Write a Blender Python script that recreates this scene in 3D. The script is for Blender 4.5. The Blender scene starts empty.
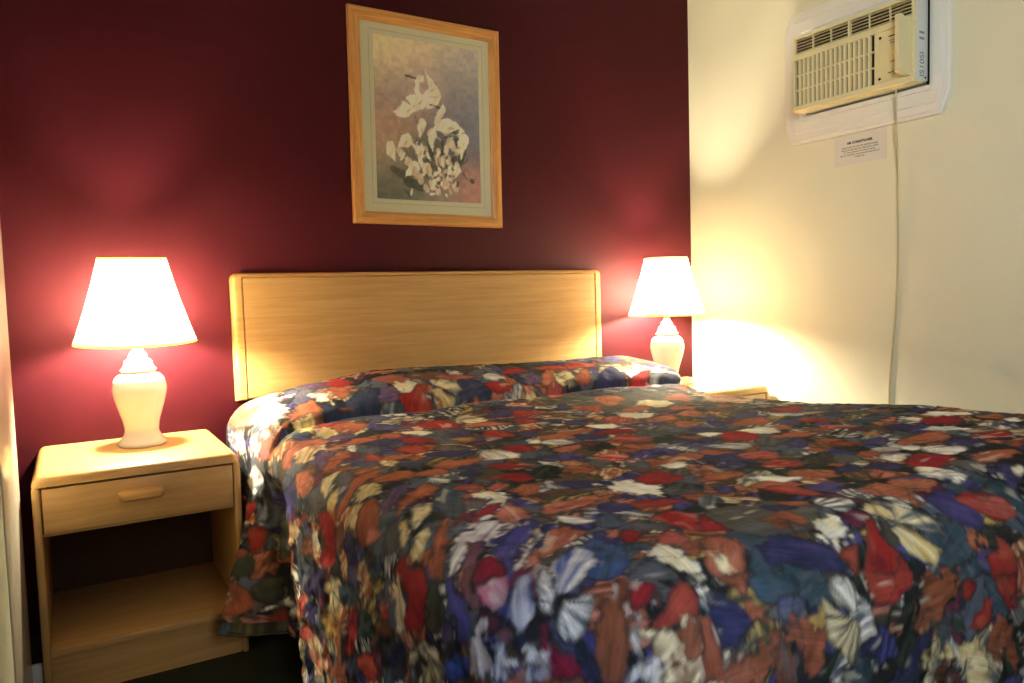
import bpy, bmesh, math, random
import numpy as np
from mathutils import Vector, Matrix
PI = math.pi
C = bpy.context.scene.collection
SC = bpy.context.scene

# ------------------------------------------------------------------ helpers
def lin(c):
    r = []
    for v in c[:3]:
        v = v / 255.0
        r.append(v / 12.92 if v <= 0.04045 else ((v + 0.055) / 1.055) ** 2.4)
    return tuple(r) + (1.0,)

def nodes_of(m):
    m.use_nodes = True
    return m.node_tree.nodes, m.node_tree.links, m.node_tree.nodes['Principled BSDF']

def mat(name, col, rough=0.5, spec=0.5, noise=0.0, scale=40.0, bump=0.0, bump_scale=200.0, metal=0.0, linear=False):
    m = bpy.data.materials.new(name)
    N, L, B = nodes_of(m)
    c = tuple(col) + (1.0,) if linear else lin(col)
    B.inputs['Roughness'].default_value = rough
    B.inputs['Specular IOR Level'].default_value = spec
    B.inputs['Metallic'].default_value = metal
    tc = N.new('ShaderNodeTexCoord')
    nz = N.new('ShaderNodeTexNoise'); nz.inputs['Scale'].default_value = scale; nz.inputs['Detail'].default_value = 4
    L.new(tc.outputs['Object'], nz.inputs['Vector'])
    rp = N.new('ShaderNodeValToRGB')
    k = noise
    rp.color_ramp.elements[0].position = 0.3; rp.color_ramp.elements[1].position = 0.7
    rp.color_ramp.elements[0].color = tuple(v * (1 - k) for v in c[:3]) + (1,)
    rp.color_ramp.elements[1].color = tuple(min(1, v * (1 + k)) for v in c[:3]) + (1,)
    L.new(nz.outputs['Fac'], rp.inputs['Fac'])
    L.new(rp.outputs['Color'], B.inputs['Base Color'])
    if bump > 0:
        n2 = N.new('ShaderNodeTexNoise'); n2.inputs['Scale'].default_value = bump_scale; n2.inputs['Detail'].default_value = 3
        L.new(tc.outputs['Object'], n2.inputs['Vector'])
        bp = N.new('ShaderNodeBump'); bp.inputs['Strength'].default_value = bump; bp.inputs['Distance'].default_value = 0.002
        L.new(n2.outputs['Fac'], bp.inputs['Height']); L.new(bp.outputs['Normal'], B.inputs['Normal'])
    return m

def wood(name, c1, c2, axis=0, rough=0.35, s=9.0):
    """grain runs along the given object axis"""
    m = bpy.data.materials.new(name)
    N, L, B = nodes_of(m)
    tc = N.new('ShaderNodeTexCoord'); mp = N.new('ShaderNodeMapping')
    sc = [s * 7, s * 7, s * 7]; sc[axis] = s * 0.35
    mp.inputs['Scale'].default_value = sc
    L.new(tc.outputs['Object'], mp.inputs['Vector'])
    n1 = N.new('ShaderNodeTexNoise'); n1.inputs['Scale'].default_value = 1.0; n1.inputs['Detail'].default_value = 6; n1.inputs['Distortion'].default_value = 0.6
    L.new(mp.outputs['Vector'], n1.inputs['Vector'])
    n2 = N.new('ShaderNodeTexNoise'); n2.inputs['Scale'].default_value = 6.0; n2.inputs['Detail'].default_value = 2
    L.new(mp.outputs['Vector'], n2.inputs['Vector'])
    mx = N.new('ShaderNodeMath'); mx.operation = 'MULTIPLY_ADD'
    L.new(n2.outputs['Fac'], mx.inputs[0]); mx.inputs[1].default_value = 0.35
    L.new(n1.outputs['Fac'], mx.inputs[2])
    rp = N.new('ShaderNodeValToRGB')
    rp.color_ramp.elements[0].position = 0.42; rp.color_ramp.elements[1].position = 0.95
    rp.color_ramp.elements[0].color = lin(c2); rp.color_ramp.elements[1].color = lin(c1)
    L.new(mx.outputs[0], rp.inputs['Fac']); L.new(rp.outputs['Color'], B.inputs['Base Color'])
    B.inputs['Roughness'].default_value = rough
    return m

def link(name, me, m=None, parent=None, loc=None):
    o = bpy.data.objects.new(name, me); C.objects.link(o)
    if m is not None:
        for q in (m if isinstance(m, (list, tuple)) else [m]): me.materials.append(q)
    if parent is not None: o.parent = parent
    if loc is not None: o.location = loc
    return o

def obj(name, bm, m=None, parent=None, smooth=35, loc=None):
    bmesh.ops.recalc_face_normals(bm, faces=bm.faces[:])
    if smooth:
        for f in bm.faces: f.smooth = True
        for e in bm.edges:
            if len(e.link_faces) == 2 and e.calc_face_angle(0) > math.radians(smooth): e.smooth = False
    me = bpy.data.meshes.new(name); bm.to_mesh(me); bm.free()
    return link(name, me, m, parent, loc)

def tag(o, label, cat, group=None):
    o['label'] = label; o['category'] = cat
    if group: o['group'] = group
    return o

def thing(name, label, cat, loc=(0, 0, 0), group=None):
    o = bpy.data.objects.new(name, None); C.objects.link(o); o.location = loc
    o.empty_display_size = 0.05
    return tag(o, label, cat, group)

def struct(o):
    o['kind'] = 'structure'; return o

def add_box(bm, x0, x1, y0, y1, z0, z1, bev=0.0, seg=2):
    t = bmesh.new()
    vs = [t.verts.new((x, y, z)) for x in (x0, x1) for y in (y0, y1) for z in (z0, z1)]
    for f in ((0, 1, 3, 2), (4, 6, 7, 5), (0, 4, 5, 1), (2, 3, 7, 6), (0, 2, 6, 4), (1, 5, 7, 3)):
        t.faces.new([vs[i] for i in f])
    bmesh.ops.recalc_face_normals(t, faces=t.faces[:])
    if bev > 0:
        bmesh.ops.bevel(t, geom=t.edges[:], offset=bev, segments=seg, profile=0.5, affect='EDGES')
    merge(bm, t); t.free()

def merge(bm, t, mi=None):
    mp = {v: bm.verts.new(v.co) for v in t.verts}
    for f in t.faces:
        try:
            g = bm.faces.new([mp[v] for v in f.verts]); g.material_index = f.material_index if mi is None else mi
        except ValueError: pass

def box(x0, x1, y0, y1, z0, z1, bev=0.0, seg=2):
    bm = bmesh.new(); add_box(bm, x0, x1, y0, y1, z0, z1, bev, seg); return bm

def add_lathe(bm, prof, n=48, cap0=False, cap1=False):
    rings = []
    for r, z in prof:
        rings.append([bm.verts.new((r * math.cos(2 * PI * k / n), r * math.sin(2 * PI * k / n), z)) for k in range(n)])
    for a, b in zip(rings, rings[1:]):
        for k in range(n): bm.faces.new((a[k], a[(k + 1) % n], b[(k + 1) % n], b[k]))
    if cap0: bm.faces.new(rings[0][::-1])
    if cap1: bm.faces.new(rings[-1])

def smooth_prof(pts, sub=6):
    out = []
    P = [pts[0]] + list(pts) + [pts[-1]]
    for i in range(1, len(P) - 2):
        p0, p1, p2, p3 = P[i - 1], P[i], P[i + 1], P[i + 2]
        for k in range(sub):
            t = k / sub
            out.append(tuple(0.5 * (2 * b + (c - a) * t + (2 * a - 5 * b + 4 * c - d) * t * t + (3 * b - a - 3 * c + d) * t ** 3)
                             for a, b, c, d in zip(p0, p1, p2, p3)))
    out.append(tuple(pts[-1]))
    return out

def add_tube(bm, pts, r, n=10, cap=True):
    pts = [Vector(p) for p in pts]; rings = []
    for i, p in enumerate(pts):
        d = (pts[min(i + 1, len(pts) - 1)] - pts[max(i - 1, 0)]).normalized()
        a = d.orthogonal().normalized() if i == 0 else (a - d * a.dot(d)).normalized()
        b = d.cross(a); rr = r[i] if isinstance(r, (list, tuple)) else r
        rings.append([bm.verts.new(p + rr * (a * math.cos(2 * PI * k / n) + b * math.sin(2 * PI * k / n))) for k in range(n)])
    for q, w in zip(rings, rings[1:]):
        for k in range(n): bm.faces.new((q[k], q[(k + 1) % n], w[(k + 1) % n], w[k]))
    if cap: bm.faces.new(rings[0][::-1]); bm.faces.new(rings[-1])

def add_rings(bm, rings, closed=True, cap0=False, cap1=False):
    R = [[bm.verts.new(p) for p in ring] for ring in rings]; n = len(R[0])
    for a, b in zip(R, R[1:]):
        for k in range(n if closed else n - 1): bm.faces.new((a[k], a[(k + 1) % n], b[(k + 1) % n], b[k]))
    if cap0: bm.faces.new(R[0][::-1])
    if cap1: bm.faces.new(R[-1])

def text(name, body, size, m, parent, loc, rot, align='CENTER', bold=0.0):
    cu = bpy.data.curves.new(name, 'FONT'); cu.body = body; cu.size = size
    cu.align_x = align; cu.align_y = 'CENTER'; cu.offset = bold; cu.extrude = 0.0002
    tmp = bpy.data.objects.new(name, cu); C.objects.link(tmp)
    me = bpy.data.meshes.new_from_object(tmp.evaluated_get(bpy.context.evaluated_depsgraph_get()))
    bpy.data.objects.remove(tmp); bpy.data.curves.remove(cu); me.name = name; me.materials.clear(); me.materials.append(m)
    o = bpy.data.objects.new(name, me); C.objects.link(o)
    o.parent = parent; o.location = loc; o.rotation_euler = rot
    return o

def copy_tree(o, parent=None):
    c = o.copy(); C.objects.link(c)
    if parent is not None: c.parent = parent
    for ch in list(o.children): copy_tree(ch, c)
    return c
AMBIENT = 0.02; EXPOSURE = 2.05; LAMP_E = 500; WINDOW_W = 0.5; WINDOW2_W = 2.4
# ------------------------------------------------------------------ bedspread shape (numpy)
#SPREAD-BEGIN
XL, XR, YF, ZT, RB, RC, RF = 0.19, 1.865, 2.09, 0.655, 0.085, 0.13, 0.15
S0, S1, T0, T1 = -0.36, 2.41, 0.07, 2.62
def sstep(a, b, x):
    t = np.clip((x - a) / (b - a), 0, 1); return t * t * (3 - 2 * t)
def vnoise(u, v, seed=0):
    """smooth value noise, unit cell"""
    r = np.random.RandomState(seed).rand(257, 257)
    iu = np.floor(u).astype(int); iv = np.floor(v).astype(int)
    fu = u - iu; fv = v - iv; fu = fu * fu * (3 - 2 * fu); fv = fv * fv * (3 - 2 * fv)
    a = r[iu % 256, iv % 256]; b = r[(iu + 1) % 256, iv % 256]; c = r[iu % 256, (iv + 1) % 256]; d = r[(iu + 1) % 256, (iv + 1) % 256]
    return (a * (1 - fu) + b * fu) * (1 - fv) + (c * (1 - fu) + d * fu) * fv
def spread_pos(s, t):
    # nearest point of the flat inner rounded rectangle
    ax, bx, cy = XL + RB + RC, XR - RB - RC, YF - RF - RC
    qx = np.clip(s, ax, bx); qy = np.minimum(t, cy)
    dx = s - qx; dy = t - qy
    d0 = np.sqrt(dx * dx + dy * dy)
    out = d0 > RC
    dn = np.where(d0 > 1e-9, d0, 1)
    nx = dx / dn; ny = dy / dn
    d = np.where(out, d0 - RC, 0)
    ix = np.where(out, qx + nx * RC, s); iy = np.where(out, qy + ny * RC, t)
    left = nx < -0.3
    hs = np.where(left, 0.915 + 0.10 * sstep(0.72, 0.98, t), 1.0)
    d = d * np.where(out, hs, 1)
    rb = RB * nx * nx + RF * ny * ny
    rb = np.where(out, rb, RB)
    th = np.minimum(d / rb, PI / 2)
    o = rb * np.sin(th); drop = rb * (1 - np.cos(th))
    Lh = np.maximum(d - rb * PI / 2, 0)
    # how far the hanging cloth stands out, along the edge
    w = t - 0.25 * Lh
    wl = np.interp(w, [0.0, 0.2, 0.34, 0.45, 0.52, 0.57, 0.62, 0.70, 0.80, 0.87, 1.00, 1.15, 1.35, 1.6, 1.9, 2.3],
                      [0.0, 0.0, 0.0, 0.05, 0.16, 0.10, -0.02, -0.065, -0.055, 0.0, 0.015, 0.02, 0.03, 0.05, 0.08, 0.09])
    wf = 0.06 + 0.025 * np.sin((s - 0.2) * 9.0) + 0.02 * np.sin(s * 17 + 1)
    a2 = nx * nx
    flare = np.where(nx < 0, wl * a2 + wf * (1 - a2), np.where(t < 0.62, 0.005, 0.05 + 0.03 * np.sin(t * 11)) * a2 + wf * (1 - a2))
    fl = flare * np.where(flare < 0, np.clip(Lh / 0.12, 0, 1), np.clip(Lh / 0.5, 0, 1.4) ** 1.15)
    drop = drop + Lh * 0.985
    o = o + fl
    X = ix + nx * o; Yt = iy + ny * o; Z = ZT - drop
    top = 1 - sstep(0.0, 0.30, d)
    # the roll of pillows under the spread by the headboard
    tc = np.interp(s, [-0.1, 0.1, 0.2, 0.3, 0.5, 0.7, 1.0, 1.5, 1.8, 2.0], [0.82, 0.72, 0.65, 0.57, 0.485, 0.455, 0.46, 0.45, 0.50, 0.55])
    tc = tc + 0.012 * np.sin(s * 13)
    A = np.interp(s, [0.0, 0.2, 0.3, 0.42, 0.7, 1.0, 1.3, 1.7, 1.85, 2.0, 2.1], [0.0, 0.025, 0.05, 0.08, 0.117, 0.112, 0.100, 0.095, 0.090, 0.07, 0.04])
    u = t / tc
    roll = np.where(u < 0.45, 0.72 + 0.28 * np.sin(np.clip(u / 0.45, 0, 1) * PI / 2), np.cos(np.clip((u - 0.45) / 0.55, 0, 1) * PI / 2) ** 0.75)
    Z = Z + A * np.clip(roll, 0, 1) * top
    crease = np.exp(-((t - tc) / 0.022) ** 2) * sstep(0.08, 0.25, s)
    Z = Z - 0.022 * crease * top
    Z = Z + 0.012 * np.exp(-((t - tc - 0.10) / 0.07) ** 2) * top
    # right edge sits a little prouder than the middle, soft sag
    Z = Z + top * (-0.012 * sstep(1.5, 1.8, s) * sstep(0.5, 0.7, t) * (1 - sstep(0.9, 1.3, t)) - 0.012 * (1 - sstep(0.25, 0.7, s)) * sstep(0.6, 1.0, t))
    Z = Z + top * 0.006 * (vnoise(s * 4 + 3, t * 4 + 9, 5) - 0.5) * 2
    Z = Z + top * 0.042 * sstep(1.0, 1.8, t) * sstep(1.1, 1.8, s)
    # the pillow end bulges out past the mattress on the right
    bul = 0.19 * sstep(1.74, 1.92, s) * (1 - sstep(0.42, 0.56, t)) * np.exp(-((Z - 0.70) / 0.065) ** 2)
    X = X + bul
    # puckers of the quilting
    amp = 0.002 + 0.0035 * sstep(0.08, 0.3, d)
    pk = (vnoise(s * 26 + 40, t * 22 + 10, 7) - 0.5) + 0.6 * (vnoise(s * 55 + 9, t * 50 + 30, 8) - 0.5)
    k = sstep(0.03, 0.16, d)
    X = X + nx * amp * pk * 2 * k; Yt = Yt + ny * amp * pk * 2 * k; Z = Z + amp * pk * 2 * (1 - k)
    # soft hanging folds running down
    fo = 0.012 * (vnoise(t * 7 + s * 1.5 + 20, s * 0 + 1.5, 9) - 0.5) * 2 * sstep(0.1, 0.5, d) * sstep(0.75, 0.95, t)
    X = X + nx * fo; Yt = Yt + ny * fo
    Z = np.maximum(Z, 0.03)
    return X, -Yt, Z
def spread_axes():
    s = np.concatenate([np.arange(S0, 1.2, 0.0042), np.arange(1.2, 1.90, 0.0052), np.arange(1.90, S1, 0.02)])
    t = np.concatenate([np.arange(T0, 1.35, 0.0048), np.arange(1.35, T1, 0.0036)])
    return s, t
#SPREAD-END
# ------------------------------------------------------------------ materials
M_red = mat('burgundy_paint', (0.042, 0.0030, 0.0064), 0.6, 0.12, noise=0.05, scale=3, bump=0.25, bump_scale=350, linear=True)
M_cream = mat('cream_paint', (234, 230, 200), 0.6, 0.35, noise=0.02, scale=2, bump=0.35, bump_scale=260)
M_white = mat('white_paint', (238, 236, 224), 0.5, 0.4, noise=0.02, scale=3)
M_ceil = mat('ceiling_paint', (206, 202, 188), 0.8, 0.2, noise=0.03, scale=30)
M_wall_l = mat('left_wall_paint', (176, 178, 150), 0.6, 0.3, noise=0.02, scale=3)
M_gloss = mat('gloss_white_paint', (214, 206, 184), 0.22, 0.5, noise=0.02, scale=3)
M_carpet = mat('dark_green_carpet', (44, 47, 34), 0.95, 0.1, noise=0.5, scale=180, bump=1.0, bump_scale=500)
M_oak_x = wood('light_oak_x', (216, 175, 112), (194, 150, 88), 0)
M_oak_z = wood('light_oak_z', (216, 175, 112), (194, 150, 88), 2)
M_oak_edge = wood('light_oak_edge', (220, 174, 106), (198, 147, 80), 0, rough=0.3)
M_back_shade = mat('shaded_back_brown', (74, 50, 30), 0.8, 0.2, noise=0.08, scale=60)  # back panel brown, darkened to paint in the shade inside the nightstand
M_dark = mat('dark_gap', (18, 14, 12), 0.8, 0.1)
M_fr_x = wood('frame_oak_x', (236, 180, 104), (192, 128, 62), 0, s=14)
M_fr_z = wood('frame_oak_z', (236, 180, 104), (192, 128, 62), 2, s=14)
M_ceramic = mat('white_ceramic', (240, 236, 226), 0.12, 0.5, noise=0.01)
M_brass = mat('brass', (190, 150, 80), 0.3, 0.5, metal=1.0)
M_plastic = mat('aged_beige_plastic', (236, 226, 176), 0.45, 0.4, noise=0.03, scale=8)
M_plastic_w = mat('pale_casing', (220, 222, 216), 0.45, 0.4, noise=0.03, scale=8)
M_grille_dark = mat('grille_shadow', (52, 40, 20), 0.7, 0.2)
M_ink = mat('dark_ink', (46, 40, 30), 0.7, 0.2)
M_ink_blue = mat('grey_blue_ink', (138, 152, 156), 0.7, 0.2)
M_paper = mat('paper', (228, 222, 208), 0.8, 0.15, noise=0.01)
M_cord = mat('cord_plastic', (205, 196, 150), 0.5, 0.3)
M_mat = mat('picture_mat', (232, 228, 190), 0.85, 0.1, noise=0.06, scale=140)
M_line = mat('mat_line', (206, 194, 160), 0.85, 0.1)
M_mattress = mat('mattress_ticking', (190, 188, 180), 0.9, 0.1, noise=0.04, scale=30)

# translucent lamp shade
def shade_mat(name, c1, c2):
    m = bpy.data.materials.new(name); m.use_nodes = True
    N = m.node_tree.nodes; L = m.node_tree.links
    for q in list(N): N.remove(q)
    o = N.new('ShaderNodeOutputMaterial'); d = N.new('ShaderNodeBsdfDiffuse'); t = N.new('ShaderNodeBsdfTranslucent'); x = N.new('ShaderNodeMixShader')
    w = N.new('ShaderNodeTexNoise'); w.inputs['Scale'].default_value = 300
    r = N.new('ShaderNodeValToRGB'); r.color_ramp.elements[0].color = lin(c1); r.color_ramp.elements[1].color = lin(c2)
    L.new(w.outputs['Fac'], r.inputs['Fac']); L.new(r.outputs['Color'], d.inputs['Color']); L.new(r.outputs['Color'], t.inputs['Color'])
    x.inputs['Fac'].default_value = 0.68
    L.new(d.outputs[0], x.inputs[1]); L.new(t.outputs[0], x.inputs[2]); L.new(x.outputs[0], o.inputs['Surface'])
    return m
M_trim = shade_mat('shade_trim', (214, 160, 70), (226, 176, 86))
M_shade = shade_mat('shade_cloth', (248, 240, 220), (252, 246, 230))

M_glass = bpy.data.materials.new('picture_glass'); M_glass.use_nodes = True
_n = M_glass.node_tree.nodes; _l = M_glass.node_tree.links
for q in list(_n): _n.remove(q)
_o = _n.new('ShaderNodeOutputMaterial'); _tr = _n.new('ShaderNodeBsdfTransparent'); _g = _n.new('ShaderNodeBsdfGlossy'); _g.inputs['Roughness'].default_value = 0.03
_lw = _n.new('ShaderNodeLayerWeight'); _lw.inputs['Blend'].default_value = 0.5
_p = _n.new('ShaderNodeMath'); _p.operation = 'POWER'; _p.inputs[1].default_value = 5.0; _l.new(_lw.outputs['Facing'], _p.inputs[0])
_f = _n.new('ShaderNodeMath'); _f.operation = 'MULTIPLY_ADD'; _f.inputs[1].default_value = 0.55; _f.inputs[2].default_value = 0.03; _l.new(_p.outputs[0], _f.inputs[0])
_m = _n.new('ShaderNodeMixShader')
_l.new(_f.outputs[0], _m.inputs[0]); _l.new(_tr.outputs[0], _m.inputs[1]); _l.new(_g.outputs[0], _m.inputs[2]); _l.new(_m.outputs[0], _o.inputs['Surface'])

M_bulb = bpy.data.materials.new('bulb_glow'); M_bulb.use_nodes = True
_b = M_bulb.node_tree.nodes['Principled BSDF']; _b.inputs['Emission Color'].default_value = (1.0, 0.86, 0.62, 1); _b.inputs['Emission Strength'].default_value = LAMP_E

# ------------------------------------------------------------------ the room
XW = 2.426
def slab(name, x0, x1, y0, y1, z0, z1, m): return struct(obj(name, box(x0, x1, y0, y1, z0, z1), m))
slab('floor', -1.6, 2.6, -4.6, 0.1, -0.1, 0.0, M_carpet)
slab('ceiling', -1.6, 2.6, -4.6, 0.1, 2.47, 2.57, M_ceil)
slab('wall_back', -1.6, XW, 0.0, 0.1, 0.0, 2.47, M_red)
slab('wall_right', XW, 2.53, -4.6, 0.1, 0.0, 2.47, M_cream)
slab('wall_left', -0.50, -0.388, -1.45, -0.955, 0.0, 2.47, M_wall_l)
d = obj('door_1', box(-0.425, -0.385, -0.952, -0.462, 0.012, 2.03, 0.004), M_gloss); struct(d)
b = box(-0.41, -0.362, -0.455, -0.432, 0.0, 0.088, 0.006); struct(obj('baseboard_left', b, M_white))
struct(obj('baseboard_back', box(-0.35, XW - 0.015, -0.014, 0.0, 0.0, 0.085, 0.004), M_white))
struct(obj('baseboard_right', box(XW - 0.014, XW, -4.5, 0.0, 0.0, 0.085, 0.004), M_white))

# ------------------------------------------------------------------ nightstands
NW, NH, ND = 0.513, 0.597, 0.495
def rounded_profile(w, h, r, n=8):
    """outline of an upside down U: x across, z up, outer corners rounded"""
    pts = [(0, 0)]
    for k in range(n + 1):
        a = PI - PI / 2 * k / n; pts.append((r + r * math.cos(a), h - r + r * math.sin(a)))
    for k in range(n + 1):
        a = PI / 2 - PI / 2 * k / n; pts.append((w - r + r * math.cos(a), h - r + r * math.sin(a)))
    pts.append((w, 0))
    return pts
def nightstand(x0, label):
    t = thing('nightstand', label, 'nightstand', (x0, 0, 0), 'oak nightstands')
    y0, y1 = -ND - 0.003, -0.004
    th = 0.019
    for s in (0, 1):
        xa = 0 if s == 0 else NW - th
        bm = bmesh.new()
        add_box(bm, xa, xa + th, y0, y1, 0, NH - 0.03, 0.007, 3)
        obj('side_panel', bm, M_oak_z, t)
    # top: slab with generously rounded ends and front
    bm = bmesh.new()
    prof = []
    r = 0.026
    for k in range(9):
        a = PI - PI / 2 * k / 8; prof.append((r + r * math.cos(a), r * math.sin(a)))
    for k in range(9):
        a = PI / 2 - PI / 2 * k / 8; prof.append((NW - r + r * math.cos(a), r * math.sin(a)))
    rings = []
    for yy, ins in ((y1, 0), (y0 + 0.020, 0), (y0 + 0.008, 0.0025), (y0 + 0.002, 0.0075), (y0, 0.014)):
        ring = [(NW / 2 + (x - NW / 2) * (1 - ins / (NW / 2)), yy, NH - 0.0295 + max(z - ins, 0) * 0.0295 / r) for x, z in prof]
        rings.append(ring)
    add_rings(bm, rings, True, True, True)
    obj('top', bm, M_oak_x, t, 50)
    obj('back_panel', box(th, NW - th, -0.018, y1, 0.02, NH - 0.032), M_back_shade, t)
    obj('drawer_rail', box(th, NW - th, y0 + 0.025, -0.02, 0.432, 0.440), M_oak_x, t)
    dr = obj('drawer', box(th + 0.003, NW - th - 0.003, y0 + 0.004, y0 + 0.022, 0.4445, 0.5615, 0.002), M_oak_x, t)
    # wooden bar pull with rounded ends, undercut below
    bm = bmesh.new(); hw, cx = 0.056, NW / 2 - 0.004
    rings = []
    sec = [(0, 0.015), (-0.014, 0.016), (-0.026, 0.013), (-0.031, 0.004), (-0.029, -0.008), (-0.022, -0.013), (-0.012, -0.007), (0, -0.004)]
    for xx, k in ((-hw, 0.55), (-hw + 0.003, 0.8), (-hw + 0.010, 1), (hw - 0.010, 1), (hw - 0.003, 0.8), (hw, 0.55)):
        rings.append([(cx + xx, y0 + 0.0045 + yy * k, 0.516 + zz * k) for yy, zz in sec])
    add_rings(bm, rings, True, True, True)
    obj('handle', bm, M_oak_edge, dr, 40)
    obj('shelf', box(th, NW - th, y0 + 0.004, -0.02, 0.112, 0.134, 0.003), M_oak_x, t)
    obj('kick_board', box(th, NW - th, y0 + 0.016, y0 + 0.034, 0.0, 0.110), M_oak_x, t)
    return t
nightstand(-0.3593, 'light oak nightstand with one drawer and an empty open shelf, left of the bed')
nightstand(1.890, 'light oak nightstand at the right wall, mostly hidden behind the bed')

# ------------------------------------------------------------------ lamps

def lamp(x, y, label, spot):
    t = thing('table_lamp', label, 'lamp', (x, y, NH + 0.0005), 'white ginger jar table lamps')
    z0 = 0.597
    pts = [(0.064, .0), (0.068, .004), (0.068, .012), (0.060, .022), (0.0515, .035), (0.0485, .050), (0.052, .075), (0.0605, .105), (0.070, .138), (0.0762, .168), (0.0763, .185), (0.071, .205), (0.060, .219), (0.046, .226)]
    bm = bmesh.new(); add_lathe(bm, smooth_prof(pts, 5), 56, True, True)
    obj('jar', bm, M_ceramic, t, 60)
    pts = [(0.044, .2262), (0.0505, .230), (0.0515, .235), (0.046, .241), (0.042, .250), (0.0385, .262), (0.029, .270), (0.0275, .277), (0.022, .287), (0.016, .296), (0.0155, .305)]
    bm = bmesh.new(); add_lathe(bm, smooth_prof(pts, 4), 48, True, True)
    obj('lid', bm, M_ceramic, t, 60)
    bm = bmesh.new(); add_lathe(bm, [(0.010, .3052), (0.010, .318), (0.019, .320), (0.019, .345)], 24, True, True)
    obj('socket', bm, M_brass, t, 40)
    bm = bmesh.new(); add_lathe(bm, smooth_prof([(0.013, .3452), (0.016, .358), (0.027, .380), (0.031, .400), (0.026, .420), (0.012, .430)], 4), 24, True, True)
    obj("bulb", bm, M_bulb, t, 60)
    # harp that carries the shade
    bm = bmesh.new()
    for s in (-1, 1):
        add_tube(bm, smooth_prof([(s * .018, 0, .33), (s * .045, 0, .38), (s * .050, 0, .45), (s * .036, 0, .53), (0, 0, .575)], 4), 0.0018, 6)
    obj('harp', bm, M_brass, t, 60)
    r0, r1, zb, zt = 0.1726, 0.0944, 0.3175, 0.579
    bm = bmesh.new()
    prof = []
    for k in range(9):
        u = k / 8; prof.append((r0 + (r1 - r0) * u - 0.004 * math.sin(PI * u), zb + (zt - zb) * u))
    add_lathe(bm, prof, 72)
    sh = obj('lamp_shade', bm, M_shade, t, 80)
    for rr, zz, hh, nm in ((r0 + 0.0006, zb, 0.009, 'shade_trim'), (r1 + 0.0006, zt, -0.006, 'shade_trim')):
        bm = bmesh.new(); sl = (r1 - r0) / (zt - zb)
        add_lathe(bm, [(rr, zz), (rr + sl * hh + 0.0003, zz + hh)], 72)
        obj(nm, bm, M_trim, sh, 80)
    bm = bmesh.new()
    for a in (0, 2 * PI / 3, 4 * PI / 3):
        add_tube(bm, [(0, 0, .574), (r1 * math.cos(a), r1 * math.sin(a), .574)], 0.0015, 6)
    obj('spider', bm, M_brass, sh, 60)
    if spot:   # yellow patch low on the shade
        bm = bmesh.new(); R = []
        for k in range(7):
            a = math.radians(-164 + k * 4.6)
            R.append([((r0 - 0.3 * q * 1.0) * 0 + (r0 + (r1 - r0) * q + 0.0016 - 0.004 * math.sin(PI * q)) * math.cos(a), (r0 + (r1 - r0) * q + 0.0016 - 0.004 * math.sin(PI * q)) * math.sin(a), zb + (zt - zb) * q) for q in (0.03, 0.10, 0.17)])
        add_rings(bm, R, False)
        o = obj('shade_patch', bm, shade_mat('yellow_cloth', (236, 206, 136), (240, 214, 150)), sh, 80); o['label'] = 'small yellow patch'
    if not spot:   # this shade sits a little askew on its harp
        a_ = math.radians(3.0); sh.rotation_euler = (a_, 0, 0); sh.location = (0, 0.45 * math.sin(a_), 0.45 * (1 - math.cos(a_)))
    return t
lamp(-0.0737, -0.1819, 'white ceramic table lamp with lit shade standing on the nightstand left of the bed', False)
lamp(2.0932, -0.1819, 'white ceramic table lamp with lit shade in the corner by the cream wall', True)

# ------------------------------------------------------------------ headboard
hx0, hx1, hz0, hz1 = 0.238, 1.836, 0.685, 1.131
hb = thing('headboard', 'wide light oak headboard with rounded edges fixed to the burgundy wall', 'headboard', ((hx0 + hx1) / 2, -0.002, hz0))
w, h = (hx1 - hx0) / 2, hz1 - hz0
def rrect(w0, w1, h0, h1, r, n=6):
    """outline with rounded upper corners"""
    p = [(w0, h0)]
    for k in range(n + 1):
        a = PI - PI / 2 * k / n; p.append((w0 + r + r * math.cos(a), h1 - r + r * math.sin(a)))
    for k in range(n + 1):
        a = PI / 2 - PI / 2 * k / n; p.append((w1 - r + r * math.cos(a), h1 - r + r * math.sin(a)))
    p.append((w1, h0))
    return p
bm = bmesh.new()
rings = []
for ins, y in ((0.0, 0.0), (0.0, -0.022), (0.004, -0.032), (0.010, -0.037), (0.020, -0.0385), (0.034, -0.0385), (0.0365, -0.034), (0.038, -0.030)):
    rings.append([(x, y, z) for x, z in rrect(-w + ins, w - ins, 0.0 + min(ins, 0.006), h - ins * 0.42, max(0.024 - ins * 0.5, 0.004))])
add_rings(bm, rings, True, True, False)
obj('frame', bm, M_oak_edge, hb, 40)
bm = bmesh.new()
add_box(bm, -w + 0.0395, w - 0.0395, -0.0375, -0.012, 0.008, h - 0.0168, 0.0015, 1)
obj('panel', bm, M_oak_x, hb)

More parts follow.
